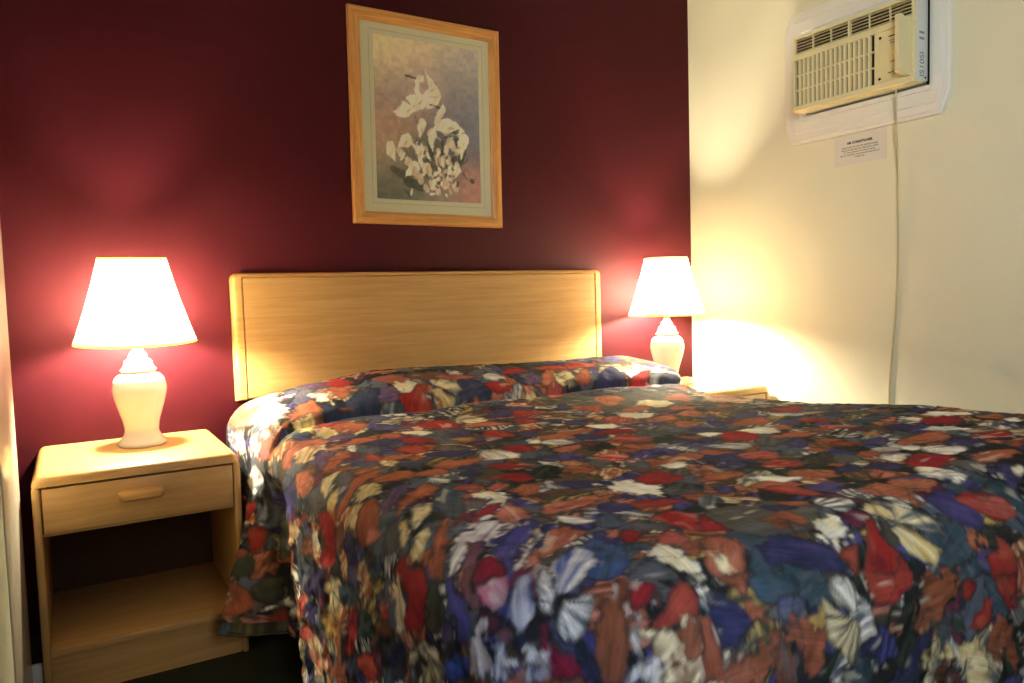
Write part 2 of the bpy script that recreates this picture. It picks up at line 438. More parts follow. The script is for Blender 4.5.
# ------------------------------------------------------------------ air conditioner on the right wall
FY0, FY1, FZ0, FZ1 = -1.278, -0.590, 1.618, 2.150      # moulding outline
IY0, IY1, IZ0, IZ1 = -1.2145, -0.700, 1.722, 2.040      # opening
outl = [(FY1 - .035, FZ0), (FY0 + .030, FZ0), (FY0, FZ0 + .078), (FY0, FZ1 - .078), (FY0 + .03, FZ1), (FY1 - .03, FZ1), (FY1, FZ1 - .06), (FY1, FZ0 + .055)]
inn = [(IY1, IZ0), (IY0, IZ0), (IY0, IZ0 + .02), (IY0, IZ1 - .02), (IY0, IZ1), (IY1, IZ1), (IY1, IZ1 - .02), (IY1, IZ0 + .02)]
bm = bmesh.new(); rings = []
for x, k in ((XW - 0.0005, 0), (XW - 0.020, 0.0), (XW - 0.024, 0.10), (XW - 0.030, 0.13), (XW - 0.033, 0.36), (XW - 0.039, 0.40), (XW - 0.041, 0.80), (XW - 0.034, 0.84), (XW - 0.034, 1.0), (XW - 0.0005, 1.0)):
    rings.append([(x, a[0] + (b[0] - a[0]) * k, a[1] + (b[1] - a[1]) * k) for a, b in zip(outl, inn)])
add_rings(bm, rings, True)
fo = obj('trim_1', bm, M_white, None, 25); struct(fo)

ac = thing('air_conditioner', 'beige window air conditioner set in a white moulding high on the cream wall', 'air conditioner', (2.30, -0.962, 1.72))
def P(x, y, z): return (x - 2.30, y + 0.962, z - 1.72)
AY0, AY1, AZ0, AZ1 = -1.210, -0.712, 1.727, 2.020
def abox(x0, x1, y0, y1, z0, z1, bev=0.0, seg=2):
    a = P(x0, y0, z0); b = P(x1, y1, z1); return box(a[0], b[0], a[1], b[1], a[2], b[2], bev, seg)
obj('casing', abox(2.322, XW - 0.002, AY0, AY1, AZ0 + 0.004, AZ1 - 0.004, 0.003), M_plastic_w, ac)
# front: a surround with two openings, slats inside
SY0, SY1, SZ0, SZ1 = -1.062, -0.722, 1.747, 1.927      # slatted field
LY0, LY1, LZ0, LZ1 = -1.200, -0.722, 1.950, 2.008      # louvre field
bm = bmesh.new()
def fb(y0, y1, z0, z1, x0=2.300, x1=2.321, bev=0.002):
    a = P(x0, y0, z0); b = P(x1, y1, z1); add_box(bm, a[0], b[0], a[1], b[1], a[2], b[2], bev, 1)
fb(AY0, AY1, AZ0, SZ0, 2.297); fb(AY0, AY1, SZ1, LZ0); fb(AY0, AY1, LZ1, AZ1, 2.304)
fb(SY1, AY1, SZ0, SZ1); fb(LY1, AY1, LZ0, LZ1, 2.304); fb(AY0, LY0, LZ0, LZ1, 2.304)
fb(AY0, SY0, SZ0, SZ1, 2.304)
fb(-1.212, -0.711, AZ0 - 0.002, AZ0 + 0.010, 2.296, 2.36, 0.004)
obj('front_panel', bm, M_plastic, ac)
obj('grille_backing', abox(2.316, 2.3215, LY0, SY1, SZ0, LZ1), M_grille_dark, ac)
bm = bmesh.new(); n = 17; pit = (SY1 - SY0) / n
for k in range(n):
    yc = SY1 - pit * (k + 0.5)
    if k: fb(SY1 - pit * k - 0.0052, SY1 - pit * k + 0.0052, SZ0, SZ1, 2.302, 2.315, 0.0012)
for q in (0.345, 0.66):
    fb(SY0, SY1, SZ0 + (SZ1 - SZ0) * q - 0.003, SZ0 + (SZ1 - SZ0) * q + 0.003, 2.303, 2.314, 0.001)
obj('slat_grille', bm, M_plastic, ac)
bm = bmesh.new()
for k in range(5):
    z = LZ0 + (LZ1 - LZ0) * (k + 0.5) / 5
    fb(LY0, LY1, z - 0.0010, z + 0.0010, 2.307, 2.315, 0)
for k in range(1, 6):
    y = LY1 + (LY0 - LY1) * k / 6
    wv = 0.0045 if k == 3 else 0.0012
    fb(y - wv, y + wv, LZ0, LZ1, 2.3035 if k == 3 else 2.306, 2.315, 0)
obj('louvre', bm, M_plastic, ac)
cp = obj('control_panel', abox(2.3015, 2.3038, -1.178, -1.082, 1.752, 1.922, 0.001), M_plastic, ac)
bm = bmesh.new()
for z, y0, y1, hh in ((1.900, -1.150, -1.120, .004), (1.886, -1.150, -1.122, .002), (1.878, -1.150, -1.124, .002), (1.812, -1.156, -1.124, .002), (1.775, -1.168, -1.118, .003)):
    bm = bmesh.new(); fb(y0, y1, z, z + hh, 2.3008, 2.3014, 0)
    obj('control_mark', bm, M_ink, cp)
for y, z in ((-1.088, 1.905), (-1.086, 1.762)):
    bm = bmesh.new(); c = P(2.3, y, z)
    t_ = bmesh.new(); bmesh.ops.create_uvsphere(t_, u_segments=14, v_segments=8, radius=0.0048); bmesh.ops.scale(t_, vec=(0.8, 1, 1), verts=t_.verts); bmesh.ops.translate(t_, vec=c, verts=t_.verts); merge(bm, t_); t_.free()
    obj('knob', bm, M_ink, cp)
# the control cover swung open, standing out from the front
bm = bmesh.new(); rings = []
for x, zlo, zhi in ((2.232, 1.757, 1.944), (2.240, 1.752, 1.948), (2.270, 1.748, 1.937), (2.2995, 1.745, 1.926)):
    rings.append([P(x, -1.186, zlo), P(x, -1.203, zlo), P(x, -1.203, zhi), P(x, -1.186, zhi)])
add_rings(bm, rings, True, True, True)
obj('control_cover', bm, M_plastic, ac, 25)
# lettering on the pale side
text('side_lettering', 'IS10SI', 0.036, M_ink_blue, ac, P(2.352, AY0 - 0.0006, 1.788), (PI / 2, -PI / 2, 0), 'CENTER', 0.0004)
bm = bmesh.new()
for k in (0, 1):
    bm = bmesh.new(); a = P(2.336, AY0 - 0.0008, 1.872 + k * 0.020); b = P(2.364, AY0 + 0.001, 1.880 + k * 0.020)
    add_box(bm, a[0], b[0], a[1], b[1], a[2], b[2])
    obj('side_mark', bm, M_ink_blue, ac)
bm = bmesh.new(); c = P(2.372, AY0, 1.744); t_ = bmesh.new(); bmesh.ops.create_uvsphere(t_, u_segments=12, v_segments=8, radius=0.0035); bmesh.ops.translate(t_, vec=c, verts=t_.verts); merge(bm, t_); t_.free()
obj('screw', bm, M_ink, ac)
# thin dark strip painting in the shade of the gap right of the casing
bm = bmesh.new(); a = P(2.386, IY0 + 0.0005, 1.7225); b = P(2.391, AY0 - 0.0005, 2.038); add_box(bm, a[0], b[0], a[1], b[1], a[2], b[2])
a = P(2.380, IY0 + 0.001, 1.7225); b = P(2.391, AY0 - 0.0005, 1.733); add_box(bm, a[0], b[0], a[1], b[1], a[2], b[2])
obj('gap_shade_strip', bm, M_dark, ac)
# supply cord hanging from below
bm = bmesh.new()
cp_ = [(2.345, -1.118, 1.738), (2.352, -1.116, 1.70), (2.376, -1.101, 1.64), (2.388, -1.094, 1.58), (2.408, -1.090, 1.45), (2.418, -1.083, 1.15), (2.421, -1.075, 0.95), (2.4215, -1.058, 0.75), (2.4215, -1.048, 0.62), (2.4215, -1.046, 0.42), (2.4215, -1.046, 0.25)]
add_tube(bm, [P(*q) for q in smooth_prof(cp_, 5)], 0.0036, 8)
obj('power_cord', bm, M_cord, ac, 60)

# ------------------------------------------------------------------ notice under it
sg = thing('notice', 'small white printed notice taped to the cream wall under the air conditioner', 'notice', (XW, -0.9215, 1.5575))
bm = box(-0.0016, -0.0004, -0.110, 0.110, -0.057, 0.057); obj('sheet', bm, M_paper, sg, 0)
rot = (PI / 2, 0, -PI / 2)
text('heading', 'AIR CONDITIONER', 0.0125, M_ink, sg, (-0.0019, 0, 0.026), rot, 'CENTER', 0.0006)
for k, s in enumerate(('PLEASE TURN OFF THE UNIT BEFORE LEAVING', 'THE ROOM AND KEEP ALL WINDOWS CLOSED.', 'SET THE CONTROL TO LOW AT NIGHT.', 'ASK AT THE FRONT DESK FOR ANY HELP WITH IT', 'THANK YOU')):
    text('lettering', s, 0.0074, M_ink, sg, (-0.0019, 0, 0.009 - k * 0.0098), rot)
# ------------------------------------------------------------------ a small painter working in cloth / paper coordinates (numpy)
def srgb(c): return np.array(lin(c)[:3])
def poly_sd(px, py, poly):
    """signed distance, negative inside"""
    d = np.full(px.shape, 1e9); ins = np.zeros(px.shape, bool); n = len(poly)
    for i in range(n):
        x0, y0 = poly[i]; x1, y1 = poly[(i + 1) % n]
        ex, ey = x1 - x0, y1 - y0; L2 = ex * ex + ey * ey + 1e-12
        k = np.clip(((px - x0) * ex + (py - y0) * ey) / L2, 0, 1)
        d = np.minimum(d, (px - x0 - k * ex) ** 2 + (py - y0 - k * ey) ** 2)
        c = ((y0 > py) != (y1 > py)) & (px < (x1 - x0) * (py - y0) / (y1 - y0 + 1e-15) + x0)
        ins ^= c
    d = np.sqrt(d)
    return np.where(ins, -d, d)
def ell(x, y, rx, ry, a=0, n=12):
    ca, sa = math.cos(math.radians(a)), math.sin(math.radians(a))
    return [(x + rx * math.cos(2 * PI * k / n) * ca - ry * math.sin(2 * PI * k / n) * sa, y + rx * math.cos(2 * PI * k / n) * sa + ry * math.sin(2 * PI * k / n) * ca) for k in range(n)]
SEAM = srgb((34, 36, 38))
class Canvas:
    def __init__(s, x0, x1, y0, y1, res):
        s.x0, s.y0, s.res = x0, y0, res
        s.nx = int((x1 - x0) / res) + 1; s.ny = int((y1 - y0) / res) + 1
        s.px, s.py = np.meshgrid(x0 + np.arange(s.nx) * res, y0 + np.arange(s.ny) * res, indexing='ij')
        s.img = np.zeros((s.nx, s.ny, 3)); s.U = s.px.copy(); s.V = s.py.copy()
    def win(s, poly, m):
        xs = [p[0] for p in poly]; ys = [p[1] for p in poly]
        i0 = max(0, int((min(xs) - m - s.x0) / s.res)); i1 = min(s.nx, int((max(xs) + m - s.x0) / s.res) + 2)
        j0 = max(0, int((min(ys) - m - s.y0) / s.res)); j1 = min(s.ny, int((max(ys) + m - s.y0) / s.res) + 2)
        return slice(i0, i1), slice(j0, j1)
    def blob(s, poly, col, edge=0.004, rough=0.008, ang=0.0, streak=0.25, col2=None, fine=0.004, alpha=1.0, seed=0, center=None, rays=0, seamk=0.0):
        """one painted patch: ragged edge, brush streaks along ang, or rays from a centre"""
        W = s.win(poly, edge + rough * 2)
        px, py = s.px[W], s.py[W]
        if px.size == 0: return
        sd = poly_sd(px, py, poly)
        f = 1.0 / max(fine, 1e-5)
        sd = sd + rough * ((vnoise(px * f * 0.35 + 50 + seed, py * f * 0.35 + 50, 11) - 0.5) * 1.6 + (vnoise(px * f + 9, py * f + 9 + seed, 12) - 0.5))
        mk = (1 - sstep(-edge, edge, sd)) * alpha
        ca, sa = math.cos(ang), math.sin(ang)
        if rays:
            th = np.arctan2(py - center[1], px - center[0]); rr = np.hypot(px - center[0], py - center[1])
            st = vnoise(th * rays + 100, rr * f * 0.08 + seed, 13) * 0.7 + 0.3 * vnoise(th * rays * 2.3 + 100, rr * f * 0.15 + seed, 14)
            st = np.clip((st - 0.5) * 2.2 + 0.62, 0, 1)
            st = st * sstep(0.0, 0.012, rr)
        else:
            u = px * ca + py * sa; v = -px * sa + py * ca
            st = 0.6 * vnoise(u * f * 0.10 + 70 + seed, v * f * 1.1 + 70, 13) + 0.4 * vnoise(u * f * 0.25 + 30, v * f * 0.30 + 30 + seed, 14)
            st = np.clip((st - 0.5) * 2.4 + 0.5, 0, 1)
        c1 = np.array(col); c2 = np.array(col2) if col2 is not None else c1 * 0.35
        k = st[..., None]
        hard = mk > 0.5
        if rays: s.U[W] = np.where(hard, rr, s.U[W]); s.V[W] = np.where(hard, th * 0.06, s.V[W])
        else: s.U[W] = np.where(hard, u, s.U[W]); s.V[W] = np.where(hard, v, s.V[W])
        if rays: c = c2 + (c1 - c2) * k
        else: c = c1 * (1 - streak) + streak * (c2 + (c1 * 1.35 - c2) * k) if col2 is None else c1 * (1 - streak * (1 - k)) + c2 * streak * (1 - k)
        # uneven dye: lighter and darker washes, frayed light and dark strokes
        if seamk:
            wash = vnoise(px * 24 + seed, py * 24 + 7, 41) * 0.6 + vnoise(px * 70 + seed, py * 70 + 3, 42) * 0.4
            c = c * (0.68 + 0.62 * wash)[..., None]
            fl_ = sstep(0.70, 0.86, vnoise(s.U[W] * 30 + seed, s.V[W] * 90 + 40, 43)) * 0.35
            c = c * (1 - fl_[..., None]) + np.array(c2) * fl_[..., None]
        # a darker seam of paint around each patch and worn strokes across it
        seam = np.exp(-(sd / 0.006) ** 2) * (0.35 + 0.55 * sstep(0.3, 0.6, vnoise(px * 40 + 3, py * 40 + seed, 31))) * seamk
        c = c * (1 - seam[..., None]) + np.array(SEAM) * seam[..., None]
        s.img[W] = s.img[W] * (1 - mk[..., None]) + c * mk[..., None]
    def near(s, x, y):
        i = np.clip(np.rint((x - s.x0) / s.res), 0, s.nx - 1).astype(int); j = np.clip(np.rint((y - s.y0) / s.res), 0, s.ny - 1).astype(int)
        return s.U[i, j], s.V[i, j]
    def sample(s, x, y):
        u = np.clip((x - s.x0) / s.res, 0, s.nx - 1.001); v = np.clip((y - s.y0) / s.res, 0, s.ny - 1.001)
        i = u.astype(int); j = v.astype(int); fu = (u - i)[..., None]; fv = (v - j)[..., None]
        a = s.img
        return (a[i, j] * (1 - fu) + a[i + 1, j] * fu) * (1 - fv) + (a[i, j + 1] * (1 - fu) + a[i + 1, j + 1] * fu) * fv
def set_colours(me, cols, name='dye'):
    at = me.color_attributes.new(name, 'FLOAT_COLOR', 'POINT')
    buf = np.ones((len(me.vertices), 4), np.float32); buf[:, :3] = cols.reshape(-1, 3)
    at.data.foreach_set('color', buf.ravel())
def grid_mesh(name, co, faces, m, parent=None, smooth=True):
    me = bpy.data.meshes.new(name)
    me.vertices.add(len(co)); me.vertices.foreach_set('co', np.asarray(co, np.float32).ravel())
    nf = len(faces)
    me.loops.add(nf * 4); me.loops.foreach_set('vertex_index', np.asarray(faces, np.int32).ravel())
    me.polygons.add(nf); me.polygons.foreach_set('loop_start', np.arange(0, nf * 4, 4, dtype=np.int32))
    try: me.polygons.foreach_set('loop_total', np.full(nf, 4, np.int32))
    except Exception: pass
    me.update(calc_edges=True)
    me.polygons.foreach_set('use_smooth', np.full(nf, smooth, bool))
    me.validate()
    return link(name, me, m, parent)
def grid_faces(ni, nj, flip=False):
    idx = np.arange(ni * nj).reshape(ni, nj)
    f = np.stack([idx[:-1, :-1], idx[1:, :-1], idx[1:, 1:], idx[:-1, 1:]], -1).reshape(-1, 4)
    return f[:, ::-1] if flip else f
def dyed(name, rough, spec, bump=0.0, bscale=300, sheen=0.0, gain=1.0, strokes=0.0):
    m = bpy.data.materials.new(name); N, L, B = nodes_of(m)
    a = N.new('ShaderNodeVertexColor'); a.layer_name = 'dye'
    tc = N.new('ShaderNodeTexCoord'); nz = N.new('ShaderNodeTexNoise'); nz.inputs['Scale'].default_value = bscale * 0.7; nz.inputs['Detail'].default_value = 3
    L.new(tc.outputs['Object'], nz.inputs['Vector'])
    rp = N.new('ShaderNodeMapRange'); rp.inputs['To Min'].default_value = 0.86 * gain; rp.inputs['To Max'].default_value = 1.14 * gain
    L.new(nz.outputs['Fac'], rp.inputs['Value'])
    v = N.new('ShaderNodeVectorMath'); v.operation = 'SCALE'
    L.new(a.outputs['Color'], v.inputs[0]); L.new(rp.outputs['Result'], v.inputs['Scale'])
    if strokes:      # fine brush strokes that follow each painted patch
        b = N.new('ShaderNodeVertexColor'); b.layer_name = 'stroke'
        mp = N.new('ShaderNodeMapping'); mp.inputs['Scale'].default_value = (16, 170, 1)
        L.new(b.outputs['Color'], mp.inputs['Vector'])
        n3 = N.new('ShaderNodeTexNoise'); n3.inputs['Scale'].default_value = 1.0; n3.inputs['Detail'].default_value = 4; n3.inputs['Roughness'].default_value = 0.62
        L.new(mp.outputs['Vector'], n3.inputs['Vector'])
        r3 = N.new('ShaderNodeMapRange'); r3.inputs['From Min'].default_value = 0.32; r3.inputs['From Max'].default_value = 0.68; r3.inputs['To Min'].default_value = 1 - strokes; r3.inputs['To Max'].default_value = 1 + strokes
        L.new(n3.outputs['Fac'], r3.inputs['Value'])
        v2 = N.new('ShaderNodeVectorMath'); v2.operation = 'SCALE'
        L.new(v.outputs[0], v2.inputs[0]); L.new(r3.outputs['Result'], v2.inputs['Scale']); v = v2
    L.new(v.outputs[0], B.inputs['Base Color'])
    B.inputs['Roughness'].default_value = rough; B.inputs['Specular IOR Level'].default_value = spec
    B.inputs['Sheen Weight'].default_value = sheen
    if bump:
        n2 = N.new('ShaderNodeTexNoise'); n2.inputs['Scale'].default_value = bscale; n2.inputs['Detail'].default_value = 2
        L.new(tc.outputs['Object'], n2.inputs['Vector'])
        bp = N.new('ShaderNodeBump'); bp.inputs['Strength'].default_value = bump; bp.inputs['Distance'].default_value = 0.001
        L.new(n2.outputs['Fac'], bp.inputs['Height']); L.new(bp.outputs['Normal'], B.inputs['Normal'])
    return m

# ------------------------------------------------------------------ framed print
px0, px1, pz0, pz1 = 0.6972, 1.3416, 1.3128, 2.119
PW, PH = px1 - px0, pz1 - pz0
pc = thing('framed_picture', 'oak framed print of white egrets and lilies hanging on the burgundy wall', 'picture', ((px0 + px1) / 2, -0.003, (pz0 + pz1) / 2))
pc.rotation_euler = (0, math.radians(0.55), 0)
fw = 0.047
def frame_bar(horizontal, s):
    a, b2 = (PW / 2, PH / 2)
    sec = [(0.0, 0.0), (0.0, -0.016), (0.006, -0.0215), (0.020, -0.0235), (fw - 0.012, -0.019), (fw - 0.004, -0.015), (fw, -0.012), (fw, 0.0)]
    bm = bmesh.new(); rings = []
    for e in (-1, 1):
        if horizontal: rings.append([(e * (a - q), y, s * (b2 - q)) for q, y in sec])
        else: rings.append([(s * (a - q), y, e * (b2 - q)) for q, y in sec])
    add_rings(bm, rings, True, True, True)
    return bm
for hz in (True, False):
    for s in (-1, 1): obj('frame_rail', frame_bar(hz, s), M_fr_x if hz else M_fr_z, pc, 30)
obj('backing', box(-PW / 2 + 0.02, PW / 2 - 0.02, -0.004, -0.0005, -PH / 2 + 0.02, PH / 2 - 0.02), M_mat, pc, 0)
# mat board: a ring around the print with a fine inner line
mw, mh, QX, QZ = PW / 2 - fw + 0.004, PH / 2 - fw + 0.004, 0.2185, 0.300
QX0, QX1, QZ0, QZ1 = -0.226, 0.230, -0.308, 0.316
bm = bmesh.new()
rect = lambda x0, x1, z0, z1, y: [(x0, y, z0), (x1, y, z0), (x1, y, z1), (x0, y, z1)]
add_rings(bm, [rect(-mw, mw, -mh, mh, -0.0042), rect(-mw, mw, -mh, mh, -0.0075), rect(QX0, QX1, QZ0, QZ1, -0.0075), rect(QX0 + .003, QX1 - .003, QZ0 + .003, QZ1 - .003, -0.0052)], True)
mb = obj('mat_board', bm, M_mat, pc, 20)
bm = bmesh.new(); g = 0.016
add_rings(bm, [rect(QX0 - g, QX1 + g, QZ0 - g, QZ1 + g, -0.0076), rect(QX0 - g, QX1 + g, QZ0 - g, QZ1 + g, -0.0079), rect(QX0 - g + .0025, QX1 + g - .0025, QZ0 - g + .0025, QZ1 + g - .0025, -0.0079), rect(QX0 - g + .0025, QX1 + g - .0025, QZ0 - g + .0025, QZ1 + g - .0025, -0.0076)], True)
obj('mat_line', bm, M_line, mb, 0)
def paint_print():
    """u,v in 0..1 of the print, v down; drawn at 0.6 x 0.81 m aspect"""
    cv = Canvas(0, 0.444, 0, 0.602, 0.0016)
    u = cv.px / 0.444; v = cv.py / 0.602
    acc = np.zeros(cv.img.shape); wt = np.zeros(u.shape)
    for (a, b2, r, c) in PRINT_WASH:
        q = np.exp(-(((u - a) ** 2) + ((v - b2) * 1.3) ** 2) / (2 * r * r)) + 1e-6
        acc += q[..., None] * srgb(c); wt += q
    cv.img = acc / wt[..., None]
    cv.img *= (0.86 + 0.28 * vnoise(cv.px * 60, cv.py * 60, 3))[..., None] * (0.93 + 0.14 * vnoise(cv.px * 260, cv.py * 260, 4))[..., None]
    K = 0.444, 0.602
    for i, (poly, c, c2, al) in enumerate(PRINT_SHAPES):
        pl = [(p[0] * K[0] / 100, p[1] * K[1] / 100) for p in poly]
        cv.blob(pl, srgb(c), 0.0025, 0.004, math.radians(-60), 0.7 if c2 else 0.3, srgb(c2) if c2 else None, 0.006, al, i * 3)
    return cv
PRINT_WASH = [(0.05, 0.05, .22, (222, 200, 120)), (0.45, 0.0, .25, (214, 186, 128)), (0.9, 0.1, .2, (176, 164, 152)), (0.15, 0.35, .16, (150, 118, 112)), (0.1, 0.55, .16, (196, 140, 92)),
              (0.75, 0.35, .2, (112, 112, 118)), (0.95, 0.5, .2, (124, 116, 128)), (0.45, 0.3, .15, (190, 150, 130)), (0.2, 0.75, .15, (150, 130, 96)), (0.2, 0.95, .16, (92, 104, 84)), (0.45, 0.7, .15, (112, 104, 76)),
              (0.7, 0.72, .15, (96, 92, 78)), (0.9, 0.9, .14, (186, 110, 84)), (0.6, 0.97, .14, (150, 128, 96))]
_eg = (232, 222, 180); _eg2 = (196, 182, 140); _lf = (92, 92, 58); _lf2 = (60, 62, 42); _fl = (234, 226, 186); _fl2 = (190, 176, 122)
PRINT_SHAPES = [
    # wing raised and body of the upper bird
    ([(47, 16), (50, 20), (56, 25), (61, 29), (62, 34), (57, 40), (48, 42), (40, 40), (44, 33), (50, 29), (49, 23)], _eg, _eg2, .95),
    ([(37, 31), (38, 24), (42, 21), (46, 22), (46, 25), (42, 26), (42, 31), (45, 35), (40, 37)], _eg, _eg2, .95),
    ([(29, 22.3), (39, 23.2), (39, 24.2), (29, 22.9)], (70, 60, 50), None, .9),
    # outstretched wing to the left
    ([(17, 46), (24, 42), (28, 36), (36, 34), (46, 35), (52, 38), (44, 43), (36, 45), (28, 49), (20, 48)], _eg, _eg2, .95),
    # lower bird
    ([(54, 54), (55, 47), (60, 41), (64, 38), (67, 40), (64, 44), (62, 47), (68, 46), (76, 48), (84, 53), (78, 58), (66, 60), (58, 60)], _eg, _eg2, .95),
    ([(51, 38.4), (62, 39.6), (62, 41), (51, 39.2)], (80, 66, 50), None, .9),
    ([(26, 38), (28, 36), (34, 40), (33, 41)], (96, 84, 60), None, .6),
]
_r = random.Random(4)
for (x0, y0, x1, y1) in ((36, 46, 44, 62), (40, 58, 56, 84), (48, 60, 52, 88), (62, 60, 60, 84), (72, 50, 74, 70), (76, 66, 64, 90), (30, 66, 46, 88), (20, 62, 44, 86), (82, 62, 70, 86), (58, 70, 60, 92), (52, 66, 62, 80), (66, 62, 70, 84)):
    PRINT_SHAPES.append(([(x0, y0), (x0 + 1.2, y0), (x1 + 1.2, y1), (x1, y1)], _r.choice([_lf, (150, 140, 90), _lf2]), None, .8))
for (x, y, a, l, w) in ((40, 68, 75, 8, 2.2), (62, 58, 20, 7, 2), (78, 62, 60, 9, 2.6), (70, 76, 130, 9, 2.6), (46, 80, 60, 10, 2.4), (58, 78, 100, 9, 2.2), (30, 78, 30, 8, 2), (72, 56, 160, 8, 1.8), (82, 70, 120, 8, 2.2), (24, 84, 20, 12, 3), (36, 90, 10, 12, 3.2), (52, 72, 80, 8, 2.2), (66, 68, 95, 9, 2.0)):
    PRINT_SHAPES.append((ell(x, y, l, w, a), _r.choice([_lf, _lf2, (74, 76, 50), (122, 118, 74)]), _lf2, .85))
def _calla(x, y, s, a):
    ca, sa = math.cos(math.radians(a)), math.sin(math.radians(a))
    pts = [(-3, -5), (1, -7), (5, -5), (5, -1), (2, 4), (0, 9), (-2, 4), (-4, 0)]
    return [(x + s * (p * ca - q * sa), y + s * (p * sa + q * ca)) for p, q in pts]
for (x, y, s, a) in ((42, 54, .9, 10), (27, 63, 1.0, 60), (52, 60, .95, -5), (40, 69, .9, -20), (82, 62, 1.15, 10), (46, 78, 1.15, -40), (71, 80, 1.2, 40), (14, 70, .9, -30), (33, 80, 1.0, 50)):
    PRINT_SHAPES.append((_calla(x, y, s, a), _fl, _fl2, .95))
for (x, y, r) in ((70, 62, 4), (74, 66, 3.4), (66, 66, 3), (67, 72, 3.4), (61, 74, 3), (70, 75, 3), (58, 84, 4.4), (64, 88, 4), (52, 88, 4.2), (57, 92, 3.4), (36, 82, 4), (41, 86, 3.2), (30, 76, 3.4), (74, 90, 3.4), (46, 92, 2.6), (22, 70, 3)):
    PRINT_SHAPES.append((ell(x, y, r * 1.2, r * .85, _r.uniform(0, 90), 9), _r.choice([(232, 218, 178), (224, 204, 160), (214, 190, 146)]), (176, 150, 104), .92))
for (x, y, r) in ((87, 76, 3.2), (91, 79, 2.6), (86, 82, 2.6), (92, 84, 3), (82, 92, 2.4)):
    PRINT_SHAPES.append((ell(x, y, r * 1.1, r * .8, 30, 8), (196, 128, 96), (150, 92, 70), .8))
for k in range(60):     # small petals, buds and leaf strokes among the flowers
    x = min(max(_r.gauss(56, 15), 14), 92); y = min(max(_r.gauss(78, 9), 56), 95); a = _r.uniform(0, 180)
    c = _r.choice([(236, 228, 190), (226, 208, 164), (198, 178, 124), (84, 84, 58), (58, 60, 44), (120, 116, 76), (214, 176, 128)])
    PRINT_SHAPES.append((ell(x, y, _r.uniform(1.6, 4.2), _r.uniform(0.8, 1.8), a, 8), c, None, .85))
for (x, y) in ((42, 54), (27, 63), (40, 69), (82, 62), (46, 78), (71, 80), (33, 80)):
    PRINT_SHAPES.append((ell(x + 1, y + 1, 0.9, 2.6, 20, 8), (212, 170, 70), None, .9))
for (x0, y0, x1, y1) in ((52, 30, 60, 27), (50, 34, 60, 33), (30, 44, 44, 37), (34, 46, 48, 40), (66, 52, 80, 52), (64, 56, 80, 56)):
    PRINT_SHAPES.append(([(x0, y0), (x1, y1), (x1, y1 + .7), (x0, y0 + .7)], (176, 162, 122), None, .7))
cv = paint_print()
gm = cv.img.mean(axis=2, keepdims=True); cv.img = cv.img * 0.62 + gm * 0.38      # print greyed to offset the warm light bounced onto it
ni, nj = 180, 244
U, V = np.meshgrid(np.linspace(0, 1, ni), np.linspace(0, 1, nj), indexing='ij')
co = np.stack([QX0 + U * (QX1 - QX0), np.full(U.shape, -0.0049), QZ1 + V * (QZ0 - QZ1)], -1).reshape(-1, 3)
pr = grid_mesh('print', co, grid_faces(ni, nj, True), dyed('print_ink', 0.6, 0.2, 0, 200, 0, 1.75), pc, False)
set_colours(pr.data, cv.sample(U * 0.444, V * 0.602))
obj('glass_pane', box(-mw, mw, -0.0105, -0.009, -mh, mh), M_glass, pc, 0)

# ------------------------------------------------------------------ bed under the spread
bed = thing('bed', 'mattress and box base of the double bed, hidden under the floral spread', 'bed', (1.03, -1.02, 0))
obj('mattress', box(-0.72, 0.72, -0.90, 0.955, 0.375, 0.585, 0.05, 4), M_mattress, bed)
obj('box_spring', box(-0.72, 0.72, -0.90, 0.955, 0.17, 0.374, 0.02, 3), M_mattress, bed)
for sx in (-1, 1):
    for sy in (-0.75, 0.80):
        bm = bmesh.new(); add_lathe(bm, [(0.022, 0.0), (0.025, 0.01), (0.018, 0.03), (0.018, 0.1695)], 16, True, True)
        o = obj('leg', bm, M_dark, bed, 40); o.location = (sx * 0.62, sy, 0)

